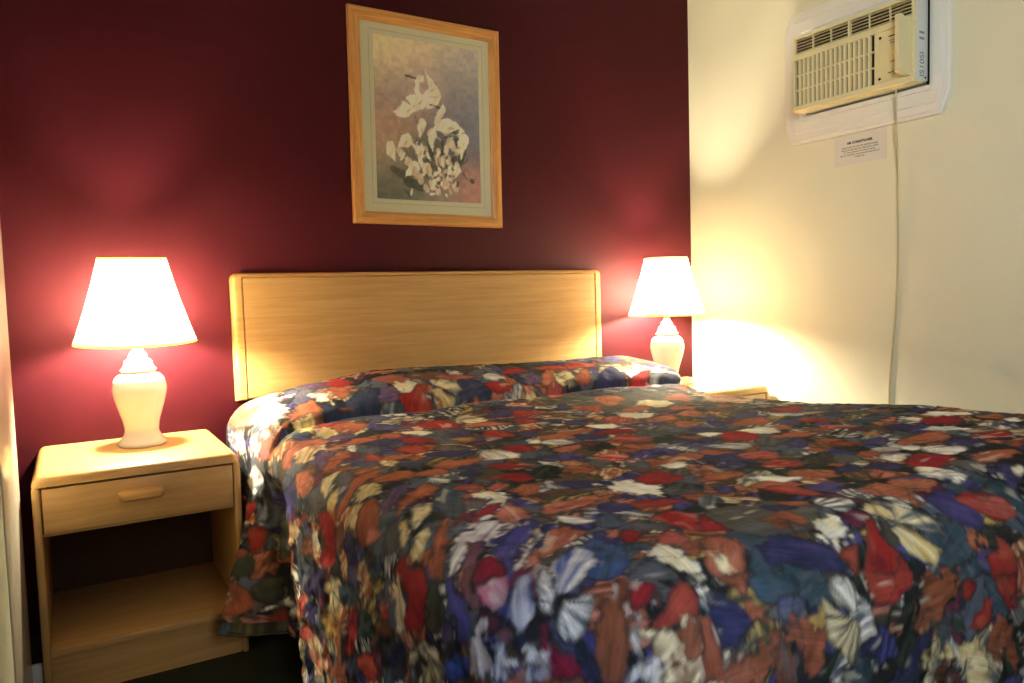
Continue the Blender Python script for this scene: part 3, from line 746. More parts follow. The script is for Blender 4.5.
# ------------------------------------------------------------------ the spread's printed pattern, painted in cloth coordinates
INK = dict(red=(124, 36, 36), crimson=(116, 28, 42), rust=(130, 75, 55), orange=(150, 92, 66), salmon=(168, 106, 92), navy=(40, 43, 68), purple=(60, 54, 92), violet=(70, 67, 126),
           teal=(46, 62, 70), slate=(72, 78, 88), grey=(76, 76, 76), char=(34, 35, 37), dark=(27, 29, 28), olive=(60, 59, 46), brown=(90, 56, 38), cream=(196, 185, 146), white=(206, 205, 196),
           pink=(150, 70, 104), plum=(84, 40, 60), blue=(58, 78, 132), green=(44, 54, 46), ochre=(160, 138, 78), mauve=(108, 78, 88))
def base_cloth(cv, seed=1):
    rng = np.random.RandomState(seed)
    cell = 0.062
    wx = cv.px + 0.03 * (vnoise(cv.px * 14 + 5, cv.py * 14, 21) - 0.5) * 2 + 0.008 * (vnoise(cv.px * 70, cv.py * 70, 22) - 0.5) * 2
    wy = cv.py + 0.03 * (vnoise(cv.px * 14 + 90, cv.py * 14 + 50, 23) - 0.5) * 2 + 0.008 * (vnoise(cv.px * 70 + 8, cv.py * 70 + 8, 24) - 0.5) * 2
    gx, gy = wx / cell, wy / cell
    cx, cy = np.floor(gx).astype(int), np.floor(gy).astype(int)
    N = 128
    jx, jy = rng.rand(N, N), rng.rand(N, N); kid = rng.rand(N, N); ang = rng.rand(N, N) * PI
    f1 = np.full(gx.shape, 9.0); f2 = np.full(gx.shape, 9.0); kk = np.zeros(gx.shape); aa = np.zeros(gx.shape)
    for ox in (-1, 0, 1):
        for oy in (-1, 0, 1):
            i, j = (cx + ox) % N, (cy + oy) % N
            d = np.hypot(cx + ox + 0.1 + 0.8 * jx[i, j] - gx, cy + oy + 0.1 + 0.8 * jy[i, j] - gy)
            c = d < f1
            f2 = np.where(c, f1, np.minimum(f2, d)); f1 = np.where(c, d, f1); kk = np.where(c, kid[i, j], kk); aa = np.where(c, ang[i, j], aa)
    names = ['char', 'rust', 'olive', 'navy', 'dark', 'teal', 'slate', 'char', 'grey', 'olive', 'olive', 'slate', 'brown', 'rust', 'dark', 'grey', 'purple', 'slate', 'plum', 'char', 'olive', 'dark']
    pal = np.stack([srgb(INK[n]) for n in names]); pal2 = np.stack([srgb(INK[n]) for n in ['char', 'brown', 'salmon', 'violet', 'violet', 'slate', 'white', 'slate', 'cream', 'ochre', 'rust', 'slate', 'salmon', 'cream', 'green', 'char', 'slate', 'teal', 'char', 'dark', 'brown', 'white']])
    ki = np.minimum((kk * len(names)).astype(int), len(names) - 1)
    u = cv.px * np.cos(aa) + cv.py * np.sin(aa); v = -cv.px * np.sin(aa) + cv.py * np.cos(aa)
    st = 0.6 * vnoise(u * 22 + 20, v * 190 + 20, 25) + 0.4 * vnoise(u * 60, v * 90, 26)
    st = np.clip((st - 0.52) * 2.4 + 0.25, 0, 0.85)[..., None]
    c = pal[ki] * (1 - st) + pal2[ki] * st
    gap = 1 - sstep(0.02, 0.16, f2 - f1 + 0.10 * (vnoise(cv.px * 120, cv.py * 120, 27) - 0.5))
    c = c * (1 - 0.75 * gap[..., None]) + srgb(INK['dark']) * 0.75 * gap[..., None]
    cv.img = c; cv.U = u.copy(); cv.V = v.copy()
# patches of the print: kind, colour, second colour, outline in mm of cloth (across, along), centre of the rays
BLOBS = [
 ('b','olive','grey',[(1518,950),(1433,976),(1347,978),(1213,931),(1158,807),(1139,696),(1109,602),(1186,534),(1346,550),(1480,602),(1646,647),(1673,798)],None),
 ('b','rust','orange',[(1414,714),(1371,742),(1319,782),(1276,796),(1289,733),(1306,687),(1319,653),(1348,614),(1383,610),(1414,619),(1437,635),(1438,677)],None),
 ('b','cream','white',[(1443,925),(1413,942),(1379,958),(1352,939),(1353,894),(1345,873),(1367,821),(1419,769),(1463,767),(1478,798),(1496,829),(1475,893)],None),
 ('b','rust','orange',[(1579,865),(1540,909),(1498,926),(1530,853),(1514,837),(1493,826),(1532,772),(1582,738),(1638,704),(1702,670),(1688,725),(1648,785)],None),
 ('b','navy','purple',[(1171,722),(1145,748),(1103,792),(1095,786),(1087,774),(1110,728),(1132,694),(1133,693),(1168,656),(1181,660),(1185,674),(1168,717)],None),
 ('b','red','orange',[(1231,818),(1206,848),(1150,896),(1147,854),(1143,821),(1135,794),(1148,753),(1182,728),(1200,743),(1220,756),(1251,764),(1262,776)],None),
 ('b','rust','orange',[(1345,931),(1316,947),(1293,954),(1254,962),(1237,944),(1224,938),(1215,930),(1251,888),(1290,877),(1335,864),(1355,881),(1366,903)],None),
 ('b','white','cream',[(1251,1046),(1221,1062),(1203,1061),(1163,1069),(1159,1032),(1147,1026),(1160,990),(1191,954),(1213,966),(1233,985),(1255,1001),(1273,1018)],None),
 ('b','red','salmon',[(1149,1076),(1122,1087),(1089,1104),(1053,1116),(1038,1096),(1052,1059),(1071,1025),(1094,993),(1129,979),(1152,992),(1150,1030),(1169,1043)],None),
 ('b','rust','orange',[(1289,1112),(1268,1136),(1228,1147),(1202,1137),(1164,1144),(1138,1137),(1150,1117),(1189,1092),(1222,1075),(1266,1063),(1294,1072),(1296,1089)],None),
 ('b','navy','purple',[(1005,1045),(984,1071),(964,1070),(950,1059),(938,1045),(934,1020),(949,997),(970,982),(984,979),(1007,979),(1010,1007),(1010,1023)],None),
 ('b','white','cream',[(1031,1156),(1028,1154),(1003,1166),(982,1150),(973,1126),(966,1106),(964,1084),(981,1076),(1002,1087),(1023,1096),(1048,1108),(1058,1125)],None),
 ('b','purple','navy',[(1178,1168),(1155,1186),(1124,1213),(1119,1202),(1128,1176),(1123,1171),(1136,1146),(1148,1137),(1172,1126),(1188,1123),(1200,1128),(1191,1154)],None),
 ('b','rust','orange',[(956,1135),(921,1151),(886,1166),(840,1172),(806,1158),(796,1141),(785,1128),(800,1106),(852,1084),(889,1097),(931,1099),(964,1115)],None),
 ('b','navy','purple',[(922,1247),(904,1249),(886,1246),(866,1239),(852,1216),(854,1193),(865,1172),(880,1148),(901,1150),(918,1170),(926,1194),(932,1221)],None),
 ('b','crimson','red',[(1019,1229),(1006,1246),(977,1253),(950,1238),(935,1219),(920,1198),(924,1172),(946,1169),(973,1169),(1004,1169),(1027,1190),(1029,1212)],None),
 ('b','grey','char',[(1100,1275),(1068,1294),(1035,1303),(1012,1298),(994,1280),(997,1254),(1017,1229),(1039,1207),(1072,1189),(1099,1198),(1115,1211),(1116,1239)],None),
 ('b','red','salmon',[(992,1340),(972,1350),(948,1337),(920,1332),(900,1309),(896,1279),(908,1266),(920,1262),(943,1256),(970,1272),(985,1294),(994,1313)],None),
 ('b','navy','purple',[(1078,1426),(1057,1432),(1027,1438),(1002,1438),(979,1428),(976,1412),(986,1400),(997,1389),(1023,1379),(1050,1385),(1065,1397),(1078,1410)],None),
 ('b','white','slate',[(824,1224),(814,1238),(792,1238),(776,1220),(760,1207),(746,1188),(755,1165),(774,1159),(799,1148),(820,1154),(831,1181),(828,1205)],None),
 ('b','rust','salmon',[(813,1283),(800,1296),(779,1309),(752,1312),(736,1303),(728,1292),(724,1277),(740,1263),(771,1250),(791,1252),(819,1250),(825,1269)],None),
 ('b','rust','orange',[(946,1401),(934,1409),(916,1412),(896,1397),(883,1380),(874,1365),(875,1343),(893,1335),(914,1344),(936,1349),(954,1368),(958,1388)],None),
 ('b','red','salmon',[(824,1448),(809,1457),(791,1462),(765,1459),(759,1435),(759,1410),(760,1387),(776,1377),(801,1380),(817,1393),(833,1411),(839,1432)],None),
 ('b','purple','violet',[(876,1472),(863,1488),(846,1490),(832,1483),(824,1473),(818,1458),(827,1440),(844,1433),(857,1433),(879,1427),(889,1440),(884,1457)],None),
 ('b','purple','violet',[(751,1337),(725,1365),(710,1378),(690,1389),(676,1390),(679,1374),(683,1360),(696,1337),(719,1321),(736,1315),(751,1312),(763,1316)],None),
 ('b','rust','orange',[(967,1531),(947,1548),(910,1556),(878,1558),(856,1549),(840,1536),(853,1521),(872,1511),(896,1501),(935,1493),(954,1506),(964,1516)],None),
 ('b','rust','ochre',[(709,1427),(698,1443),(684,1446),(673,1434),(665,1423),(656,1413),(660,1399),(675,1390),(690,1388),(705,1389),(718,1398),(716,1414)],None),
 ('b','white','cream',[(867,1591),(856,1600),(839,1605),(826,1593),(823,1573),(818,1560),(823,1540),(839,1532),(856,1537),(866,1549),(879,1563),(878,1581)],None),
 ('b','slate','teal',[(820,1528),(809,1537),(790,1547),(772,1542),(767,1527),(770,1506),(772,1489),(786,1481),(802,1485),(817,1489),(834,1496),(832,1516)],None),
 ('b','rust','orange',[(1374,1129),(1356,1145),(1328,1145),(1312,1133),(1296,1119),(1300,1086),(1322,1060),(1342,1054),(1359,1053),(1392,1049),(1389,1083),(1390,1099)],None),
 ('b','rust','orange',[(1265,1225),(1236,1241),(1221,1233),(1190,1240),(1167,1233),(1179,1202),(1194,1185),(1206,1173),(1237,1158),(1262,1165),(1270,1182),(1265,1211)],None),
 ('b','rust','orange',[(1428,1043),(1407,1059),(1388,1049),(1375,1031),(1364,1010),(1359,986),(1372,973),(1387,969),(1413,957),(1432,972),(1439,995),(1430,1024)],None),
 ('b','rust','cream',[(1698,1031),(1700,1018),(1632,1049),(1600,1016),(1574,986),(1586,931),(1552,924),(1628,872),(1667,896),(1709,913),(1763,931),(1788,955)],None),
 ('b','red','crimson',[(1585,1325),(1573,1321),(1534,1337),(1510,1324),(1517,1289),(1539,1252),(1530,1243),(1572,1211),(1581,1236),(1658,1205),(1685,1217),(1621,1296)],None),
 ('b','navy','purple',[(1466,1258),(1458,1264),(1434,1272),(1424,1254),(1421,1235),(1422,1214),(1424,1199),(1452,1186),(1467,1193),(1469,1214),(1483,1229),(1486,1240)],None),
 ('b','purple','navy',[(1593,1439),(1566,1457),(1552,1460),(1548,1449),(1551,1436),(1548,1428),(1575,1401),(1601,1387),(1609,1393),(1619,1398),(1628,1406),(1618,1422)],None),
 ('b','white','slate',[(1495,1397),(1480,1390),(1465,1380),(1449,1364),(1442,1333),(1451,1308),(1459,1294),(1472,1281),(1489,1294),(1491,1329),(1504,1348),(1511,1374)],None),
 ('b','rust','orange',[(1401,1355),(1373,1380),(1334,1385),(1317,1362),(1299,1343),(1289,1317),(1302,1296),(1338,1284),(1366,1281),(1397,1288),(1419,1308),(1411,1334)],None),
 ('b','purple','navy',[(1401,1458),(1388,1459),(1367,1464),(1346,1458),(1347,1435),(1360,1411),(1373,1387),(1396,1371),(1413,1380),(1425,1393),(1430,1414),(1418,1445)],None),
 ('b','red','rust',[(1457,1500),(1440,1498),(1423,1495),(1410,1483),(1402,1462),(1411,1443),(1425,1424),(1441,1410),(1461,1416),(1463,1442),(1465,1464),(1471,1483)],None),
 ('b','purple','navy',[(1306,1290),(1289,1297),(1275,1299),(1256,1297),(1256,1276),(1259,1262),(1279,1232),(1295,1218),(1311,1223),(1316,1238),(1328,1250),(1327,1270)],None),
 ('b','white','cream',[(1293,1475),(1277,1490),(1252,1483),(1234,1460),(1223,1436),(1215,1407),(1234,1380),(1257,1381),(1273,1391),(1300,1402),(1314,1430),(1309,1452)],None),
 ('b','red','salmon',[(1450,1597),(1428,1595),(1407,1584),(1388,1570),(1371,1547),(1370,1528),(1381,1517),(1395,1507),(1413,1515),(1425,1544),(1436,1564),(1453,1581)],None),
 ('b','red','crimson',[(1213,1486),(1181,1500),(1161,1488),(1138,1478),(1123,1456),(1127,1428),(1152,1405),(1179,1383),(1221,1364),(1237,1389),(1230,1426),(1230,1452)],None),
 ('b','rust','orange',[(1327,1559),(1317,1569),(1283,1566),(1255,1551),(1229,1539),(1209,1521),(1216,1506),(1244,1503),(1274,1501),(1301,1513),(1327,1531),(1328,1548)],None),
 ('b','white','cream',[(1172,1394),(1157,1398),(1144,1400),(1124,1398),(1118,1381),(1120,1367),(1120,1354),(1136,1342),(1154,1345),(1167,1355),(1183,1363),(1186,1380)],None),
 ('b','purple','navy',[(1111,1434),(1096,1439),(1082,1442),(1067,1442),(1060,1432),(1062,1422),(1069,1410),(1081,1397),(1100,1390),(1109,1401),(1116,1410),(1118,1422)],None),
 ('b','purple','violet',[(1227,1616),(1213,1623),(1201,1618),(1188,1613),(1176,1606),(1178,1591),(1192,1580),(1211,1570),(1230,1562),(1243,1570),(1242,1585),(1238,1598)],None),
 ('b','rust','orange',[(1313,1655),(1297,1653),(1280,1648),(1264,1638),(1248,1624),(1253,1608),(1260,1598),(1268,1591),(1287,1595),(1301,1611),(1308,1628),(1316,1644)],None),
 ('b','red','rust',[(1314,1701),(1296,1702),(1283,1689),(1269,1677),(1249,1664),(1247,1649),(1256,1642),(1266,1636),(1282,1640),(1301,1654),(1307,1673),(1314,1689)],None),
 ('b','slate','white',[(1117,1549),(1104,1562),(1086,1550),(1058,1533),(1045,1509),(1035,1480),(1040,1460),(1062,1463),(1086,1470),(1119,1476),(1137,1504),(1131,1531)],None),
 ('b','grey','char',[(1200,1564),(1178,1571),(1161,1573),(1135,1575),(1128,1558),(1142,1535),(1153,1518),(1173,1500),(1197,1498),(1210,1511),(1218,1524),(1219,1545)],None),
 ('b','rust','cream',[(1212,1674),(1200,1678),(1185,1681),(1168,1676),(1169,1660),(1170,1648),(1173,1636),(1187,1629),(1199,1636),(1209,1645),(1217,1657),(1220,1669)],None),
 ('b','rust','orange',[(1031,1563),(1015,1563),(1004,1554),(983,1551),(967,1536),(968,1520),(974,1510),(982,1501),(1005,1497),(1025,1509),(1029,1529),(1035,1550)],None),
 ('b','navy','purple',[(982,1632),(954,1646),(935,1651),(917,1646),(916,1624),(925,1604),(935,1583),(960,1560),(986,1556),(1002,1566),(1011,1581),(1012,1603)],None),
 ('r','red','salmon',[(1092,1642),(1070,1661),(1041,1661),(1022,1644),(1009,1627),(1007,1598),(1017,1580),(1040,1578),(1068,1575),(1094,1582),(1106,1606),(1102,1625)],None),
 ('b','slate','teal',[(1148,1656),(1130,1666),(1116,1663),(1102,1660),(1092,1652),(1099,1634),(1111,1624),(1125,1617),(1147,1607),(1162,1611),(1164,1624),(1158,1639)],None),
 ('b','char','olive',[(1152,1739),(1122,1761),(1089,1770),(1075,1755),(1067,1740),(1066,1720),(1085,1693),(1123,1677),(1148,1677),(1175,1679),(1192,1694),(1178,1719)],None),
 ('r','red','salmon',[(1060,1737),(1033,1748),(1015,1736),(994,1727),(974,1712),(975,1690),(993,1676),(1010,1666),(1031,1664),(1058,1675),(1064,1696),(1064,1717)],None),
 ('b','navy','purple',[(1122,1826),(1107,1835),(1080,1838),(1068,1831),(1057,1822),(1054,1809),(1072,1795),(1090,1790),(1109,1786),(1131,1787),(1136,1800),(1130,1813)],None),
 ('b','rust','orange',[(902,1707),(886,1716),(862,1710),(836,1707),(809,1702),(797,1689),(808,1678),(824,1670),(845,1664),(880,1662),(894,1678),(899,1692)],None),
 ('b','rust','orange',[(1035,1825),(1008,1830),(983,1834),(956,1830),(944,1812),(951,1794),(963,1776),(979,1762),(1004,1765),(1023,1779),(1040,1791),(1048,1810)],None),
 ('b','white','cream',[(938,1801),(933,1806),(917,1794),(891,1778),(877,1758),(862,1738),(863,1723),(876,1733),(894,1743),(918,1754),(941,1774),(942,1791)],None),
 ('b','grey','olive',[(1188,1778),(1165,1785),(1146,1781),(1125,1779),(1109,1769),(1119,1751),(1146,1731),(1165,1717),(1189,1711),(1205,1722),(1206,1739),(1203,1758)],None),
 ('b','rust','red',[(1676,1540),(1652,1543),(1640,1536),(1618,1531),(1614,1510),(1617,1497),(1640,1478),(1647,1472),(1658,1481),(1657,1505),(1671,1515),(1680,1529)],None),
 ('b','slate','grey',[(1657,1627),(1637,1638),(1625,1628),(1617,1614),(1609,1599),(1603,1583),(1612,1576),(1634,1572),(1648,1574),(1668,1582),(1671,1600),(1666,1613)],None),
 ('b','white','cream',[(1742,1720),(1712,1724),(1684,1707),(1666,1686),(1642,1660),(1636,1638),(1656,1628),(1673,1623),(1706,1623),(1726,1652),(1730,1682),(1739,1702)],None),
 ('b','rust','orange',[(1741,1790),(1723,1798),(1703,1797),(1691,1782),(1689,1766),(1686,1752),(1692,1739),(1719,1734),(1739,1741),(1757,1749),(1763,1767),(1757,1782)],None),
 ('r','red','crimson',[(1650,1746),(1623,1759),(1595,1747),(1578,1727),(1564,1706),(1560,1679),(1580,1664),(1611,1662),(1639,1662),(1672,1674),(1676,1702),(1664,1725)],None),
 ('b','white','cream',[(1600,1668),(1585,1670),(1572,1669),(1560,1665),(1558,1652),(1563,1642),(1572,1635),(1584,1626),(1597,1628),(1604,1638),(1605,1649),(1609,1659)],None),
 ('b','purple','navy',[(1647,1875),(1627,1877),(1619,1869),(1616,1858),(1625,1838),(1644,1821),(1658,1813),(1682,1803),(1695,1806),(1687,1826),(1678,1842),(1664,1860)],None),
 ('b','navy','purple',[(1528,1714),(1508,1715),(1491,1702),(1473,1690),(1457,1670),(1460,1648),(1476,1640),(1492,1632),(1512,1635),(1535,1651),(1531,1677),(1532,1697)],None),
 ('b','white','slate',[(1570,1810),(1560,1804),(1536,1787),(1518,1768),(1505,1740),(1500,1719),(1511,1714),(1522,1713),(1542,1719),(1565,1742),(1571,1768),(1579,1787)],None),
 ('b','white','cream',[(1720,1841),(1708,1846),(1695,1842),(1687,1836),(1676,1830),(1678,1819),(1697,1809),(1713,1806),(1726,1806),(1739,1811),(1736,1822),(1729,1832)],None),
 ('b','rust','ochre',[(1412,1674),(1399,1682),(1385,1680),(1378,1673),(1371,1664),(1370,1653),(1381,1644),(1398,1639),(1420,1632),(1432,1636),(1432,1649),(1423,1662)],None),
 ('b','rust','orange',[(1490,1793),(1472,1806),(1431,1803),(1390,1792),(1367,1774),(1346,1755),(1356,1738),(1400,1730),(1445,1724),(1482,1734),(1507,1756),(1502,1777)],None),
 ('r','red','crimson',[(1557,1895),(1540,1902),(1509,1902),(1489,1885),(1484,1865),(1481,1845),(1486,1827),(1507,1829),(1539,1835),(1555,1850),(1571,1871),(1572,1887)],None),
 ('b','navy','purple',[(1454,1894),(1432,1906),(1410,1900),(1400,1880),(1398,1859),(1401,1834),(1425,1813),(1452,1813),(1472,1818),(1493,1830),(1496,1855),(1478,1877)],None),
 ('b','purple','navy',[(1362,1727),(1344,1738),(1325,1739),(1310,1729),(1311,1713),(1311,1698),(1322,1680),(1348,1672),(1362,1678),(1376,1686),(1388,1699),(1379,1716)],None),
 ('b','rust','red',[(1488,1954),(1477,1957),(1464,1958),(1452,1951),(1451,1941),(1454,1933),(1460,1923),(1475,1919),(1491,1922),(1497,1929),(1503,1938),(1500,1949)],None),
 ('b','slate','white',[(1327,1788),(1309,1789),(1290,1784),(1274,1775),(1262,1761),(1268,1744),(1278,1736),(1287,1730),(1299,1736),(1316,1749),(1325,1761),(1335,1774)],None),
 ('b','white','cream',[(1353,1809),(1343,1814),(1326,1817),(1321,1806),(1324,1792),(1324,1781),(1331,1770),(1342,1770),(1353,1774),(1359,1782),(1365,1793),(1363,1803)],None),
 ('f','white','slate',[(1384,1889),(1361,1893),(1335,1894),(1315,1879),(1316,1854),(1323,1834),(1333,1813),(1361,1802),(1379,1818),(1398,1832),(1409,1854),(1405,1878)],(1339,1818)),
 ('r','red','crimson',[(1296,1926),(1265,1928),(1233,1922),(1206,1912),(1190,1889),(1202,1862),(1228,1845),(1254,1830),(1289,1828),(1306,1854),(1307,1880),(1313,1902)],None),
 ('b','white','cream',[(1252,1830),(1236,1838),(1219,1841),(1209,1832),(1213,1816),(1217,1804),(1225,1790),(1243,1783),(1255,1790),(1267,1795),(1277,1805),(1268,1822)],None),
 ('b','rust','orange',[(1422,1973),(1390,1976),(1361,1974),(1324,1972),(1298,1960),(1301,1946),(1316,1934),(1336,1921),(1380,1914),(1403,1929),(1413,1946),(1429,1960)],None),
 ('b','navy','purple',[(1185,1874),(1170,1878),(1149,1870),(1136,1858),(1120,1844),(1119,1825),(1137,1814),(1154,1810),(1178,1805),(1196,1818),(1197,1840),(1191,1858)],None),
 ('b','white','cream',[(1211,1987),(1190,1984),(1169,1978),(1147,1966),(1140,1942),(1161,1918),(1177,1902),(1194,1890),(1211,1904),(1214,1931),(1216,1954),(1222,1976)],None),
 ('b','grey','olive',[(1281,1977),(1265,1985),(1243,1982),(1237,1965),(1236,1949),(1243,1928),(1271,1907),(1289,1910),(1301,1917),(1310,1930),(1305,1953),(1293,1968)],None),
 ('b','teal','slate',[(1270,2045),(1255,2043),(1234,2032),(1217,2019),(1203,2002),(1204,1986),(1217,1982),(1228,1982),(1240,1988),(1254,2005),(1261,2021),(1267,2033)],None),
 ('b','purple','navy',[(1351,2005),(1334,2020),(1315,2029),(1297,2037),(1275,2040),(1268,2030),(1274,2017),(1283,2003),(1303,1987),(1328,1982),(1340,1986),(1351,1991)],None),
 ('b','cream','white',[(1359,2015),(1351,2019),(1339,2021),(1331,2018),(1327,2014),(1324,2010),(1329,2005),(1342,2001),(1354,2000),(1363,2001),(1369,2005),(1365,2011)],None),
 ('b','slate','char',[(674,972),(644,1011),(604,1041),(567,1014),(548,964),(537,915),(536,854),(568,818),(615,820),(657,825),(696,861),(704,919)],None),
 ('b','red','crimson',[(718,796),(702,830),(670,841),(644,820),(624,799),(607,764),(615,727),(641,712),(671,694),(708,684),(732,712),(729,756)],None),
 ('f','cream','slate',[(829,781),(806,806),(780,801),(758,791),(732,779),(732,731),(752,694),(773,666),(798,648),(824,664),(831,705),(833,740)],(752,696)),
 ('b','purple','navy',[(589,765),(573,779),(544,773),(519,765),(493,743),(479,716),(486,702),(496,694),(514,688),(548,692),(568,716),(582,738)],None),
 ('b','white','cream',[(602,871),(589,882),(574,887),(554,867),(540,843),(529,827),(521,811),(532,800),(557,802),(576,816),(598,832),(610,855)],None),
 ('b','rust','orange',[(524,844),(511,854),(498,860),(478,858),(466,835),(460,820),(455,804),(464,788),(482,795),(497,808),(516,818),(529,831)],None),
 ('b','navy','purple',[(492,920),(482,924),(471,926),(453,919),(440,902),(435,886),(430,870),(438,858),(458,858),(473,870),(492,874),(500,902)],None),
 ('r','red','crimson',[(580,960),(561,975),(539,969),(519,957),(496,938),(488,914),(495,900),(503,888),(523,875),(548,891),(561,917),(574,938)],None),
 ('r','red','rust',[(507,1043),(493,1077),(476,1076),(464,1044),(451,1024),(441,992),(443,964),(462,954),(477,959),(497,966),(512,994),(513,1021)],None),
 ('b','rust','salmon',[(856,875),(837,898),(805,881),(770,868),(734,856),(705,837),(719,810),(734,814),(767,792),(804,806),(830,835),(844,854)],None),
 ('b','purple','navy',[(692,939),(680,960),(664,970),(653,956),(644,942),(637,926),(638,906),(655,892),(672,886),(688,887),(701,898),(700,922)],None),
 ('b','rust','ochre',[(659,1017),(650,1033),(639,1030),(624,1012),(613,996),(603,978),(602,958),(615,955),(630,962),(648,964),(658,992),(663,1007)],None),
 ('r','red','rust',[(778,1029),(753,1052),(737,1036),(715,1032),(693,1017),(688,990),(704,964),(719,942),(746,922),(766,942),(776,968),(783,994)],None),
 ('b','navy','purple',[(947,744),(927,777),(897,787),(880,771),(863,758),(860,718),(876,683),(898,669),(920,657),(948,655),(964,675),(959,706)],None),
 ('r','red','rust',[(1000,806),(969,833),(948,831),(928,826),(911,808),(917,769),(938,733),(956,705),(978,694),(997,714),(998,751),(1012,765)],None),
 ('b','red','crimson',[(918,915),(910,931),(889,937),(877,918),(872,895),(868,866),(873,843),(892,834),(904,842),(927,837),(940,857),(933,886)],None),
 ('b','purple','navy',[(823,1074),(806,1083),(791,1091),(775,1090),(768,1071),(773,1049),(778,1030),(793,1004),(811,1001),(824,1011),(832,1026),(832,1054)],None),
 ('b','white','cream',[(767,1161),(758,1176),(747,1182),(742,1173),(741,1161),(740,1149),(745,1133),(756,1126),(764,1126),(773,1125),(778,1134),(774,1150)],None),
 ('b','navy','purple',[(574,1191),(560,1199),(535,1209),(505,1187),(481,1165),(471,1133),(464,1098),(481,1084),(511,1099),(539,1116),(576,1127),(588,1167)],None),
 ('r','red','crimson',[(712,1230),(689,1244),(664,1253),(643,1250),(622,1240),(628,1205),(640,1182),(657,1151),(680,1142),(703,1151),(710,1179),(718,1202)],None),
 ('b','white','slate',[(638,1284),(615,1302),(590,1298),(567,1292),(540,1282),(540,1245),(556,1216),(571,1195),(598,1176),(629,1183),(636,1219),(644,1246)],None),
 ('b','grey','char',[(604,1126),(586,1135),(563,1128),(541,1121),(520,1099),(522,1054),(532,1033),(539,1023),(557,1022),(580,1044),(591,1074),(599,1103)],None),
 ('b','rust','orange',[(552,1274),(526,1285),(503,1283),(468,1290),(435,1279),(423,1266),(420,1250),(427,1229),(463,1215),(499,1222),(526,1236),(555,1251)],None),
 ('b','rust','orange',[(463,1077),(440,1096),(417,1104),(394,1103),(370,1090),(365,1066),(368,1047),(372,1031),(394,1021),(422,1028),(444,1035),(465,1045)],None),
 ('b','purple','navy',[(510,1333),(502,1339),(490,1332),(478,1327),(466,1319),(460,1305),(466,1295),(474,1287),(485,1281),(498,1289),(504,1307),(507,1320)],None),
 ('r','red','crimson',[(612,1383),(595,1380),(574,1377),(552,1368),(528,1350),(521,1336),(523,1323),(528,1312),(552,1310),(580,1320),(593,1345),(611,1364)],None),
 ('b','cream','rust',[(389,1139),(380,1151),(368,1166),(359,1159),(356,1137),(358,1115),(359,1094),(369,1073),(380,1073),(389,1084),(396,1096),(399,1116)],None),
 ('b','navy','slate',[(419,1222),(414,1235),(402,1233),(392,1214),(380,1202),(372,1181),(377,1153),(390,1146),(402,1150),(416,1155),(424,1183),(423,1207)],None),
 ('b','slate','grey',[(675,1301),(656,1329),(641,1333),(632,1327),(624,1319),(622,1302),(633,1282),(649,1265),(668,1246),(686,1239),(687,1259),(679,1284)],None),
 ('b','purple','mauve',[(724,407),(702,424),(680,438),(640,449),(608,446),(596,430),(588,406),(604,376),(641,366),(674,366),(711,366),(735,382)],None),
 ('b','rust','mauve',[(766,325),(758,340),(732,351),(691,353),(665,341),(643,325),(635,297),(656,287),(689,281),(721,281),(758,289),(774,308)],None),
 ('b','brown','grey',[(920,326),(910,342),(879,347),(828,342),(794,328),(760,318),(745,300),(774,284),(820,271),(863,268),(910,284),(928,308)],None),
 ('b','rust','salmon',[(1044,364),(1012,366),(980,364),(936,355),(888,341),(868,330),(858,321),(861,310),(903,311),(952,324),(994,337),(1038,352)],None),
 ('b','navy','slate',[(1044,436),(1021,449),(936,527),(910,502),(897,432),(871,418),(882,401),(903,380),(937,358),(985,362),(1013,387),(1029,414)],None),
 ('s','cream','white',[(772,367),(757,378),(741,389),(719,397),(703,390),(699,378),(696,366),(703,348),(725,339),(745,337),(762,342),(777,351)],None),
 ('r','red','rust',[(682,401),(732,393),(780,354),(823,354),(792,407),(804,430),(715,573),(664,576),(693,441),(683,427)],None),
 ('b','slate','teal',[(911,433),(873,498),(833,559),(808,569),(813,528),(848,430),(842,423),(852,413),(872,410),(888,410),(908,413),(916,425)],None),
 ('f','cream','slate',[(836,338),(883,334),(928,370),(930,409),(897,418),(868,390),(834,370)],(830,378)),
 ('f','cream','ochre',[(818,384),(852,384),(868,412),(889,426),(820,524),(837,426),(816,407)],(824,378)),
 ('f','slate','white',[(670,447),(634,524),(607,569),(580,598),(580,563),(610,463),(604,458),(612,446),(630,436),(646,433),(663,431),(674,437)],(596,559)),
 ('r','red','rust',[(1014,398),(1057,398),(1125,398),(1134,422),(1095,447),(1048,447),(1024,434)],None),
 ('b','slate','white',[(1155,439),(1091,528),(1061,560),(1042,573),(1041,558),(1106,448),(1118,436),(1139,411),(1164,389),(1173,392),(1172,406),(1169,419)],None),
 ('b','slate','white',[(1058,559),(1041,577),(1018,586),(1000,587),(984,579),(985,551),(994,537),(1005,525),(1058,450),(1079,450),(1062,512),(1071,519)],None),
 ('r','brown','salmon',[(937,531),(917,566),(903,575),(895,572),(888,567),(892,542),(911,507),(914,512),(956,437),(968,437),(975,442),(933,529)],None),
 ('s','cream','rust',[(1174,528),(1135,584),(1106,600),(1090,595),(1076,586),(1074,561),(1141,448),(1155,442),(1172,433),(1196,426),(1217,427),(1225,432)],None),
 ('b','white','slate',[(1125,374),(1103,386),(1084,390),(1060,392),(1039,382),(1035,368),(1035,355),(1043,339),(1066,337),(1090,343),(1109,351),(1129,360)],None),
 ('b','red','crimson',[(1272,304),(1256,318),(1219,327),(1181,342),(1144,348),(1118,347),(1128,331),(1145,317),(1174,294),(1213,285),(1243,286),(1259,294)],None),
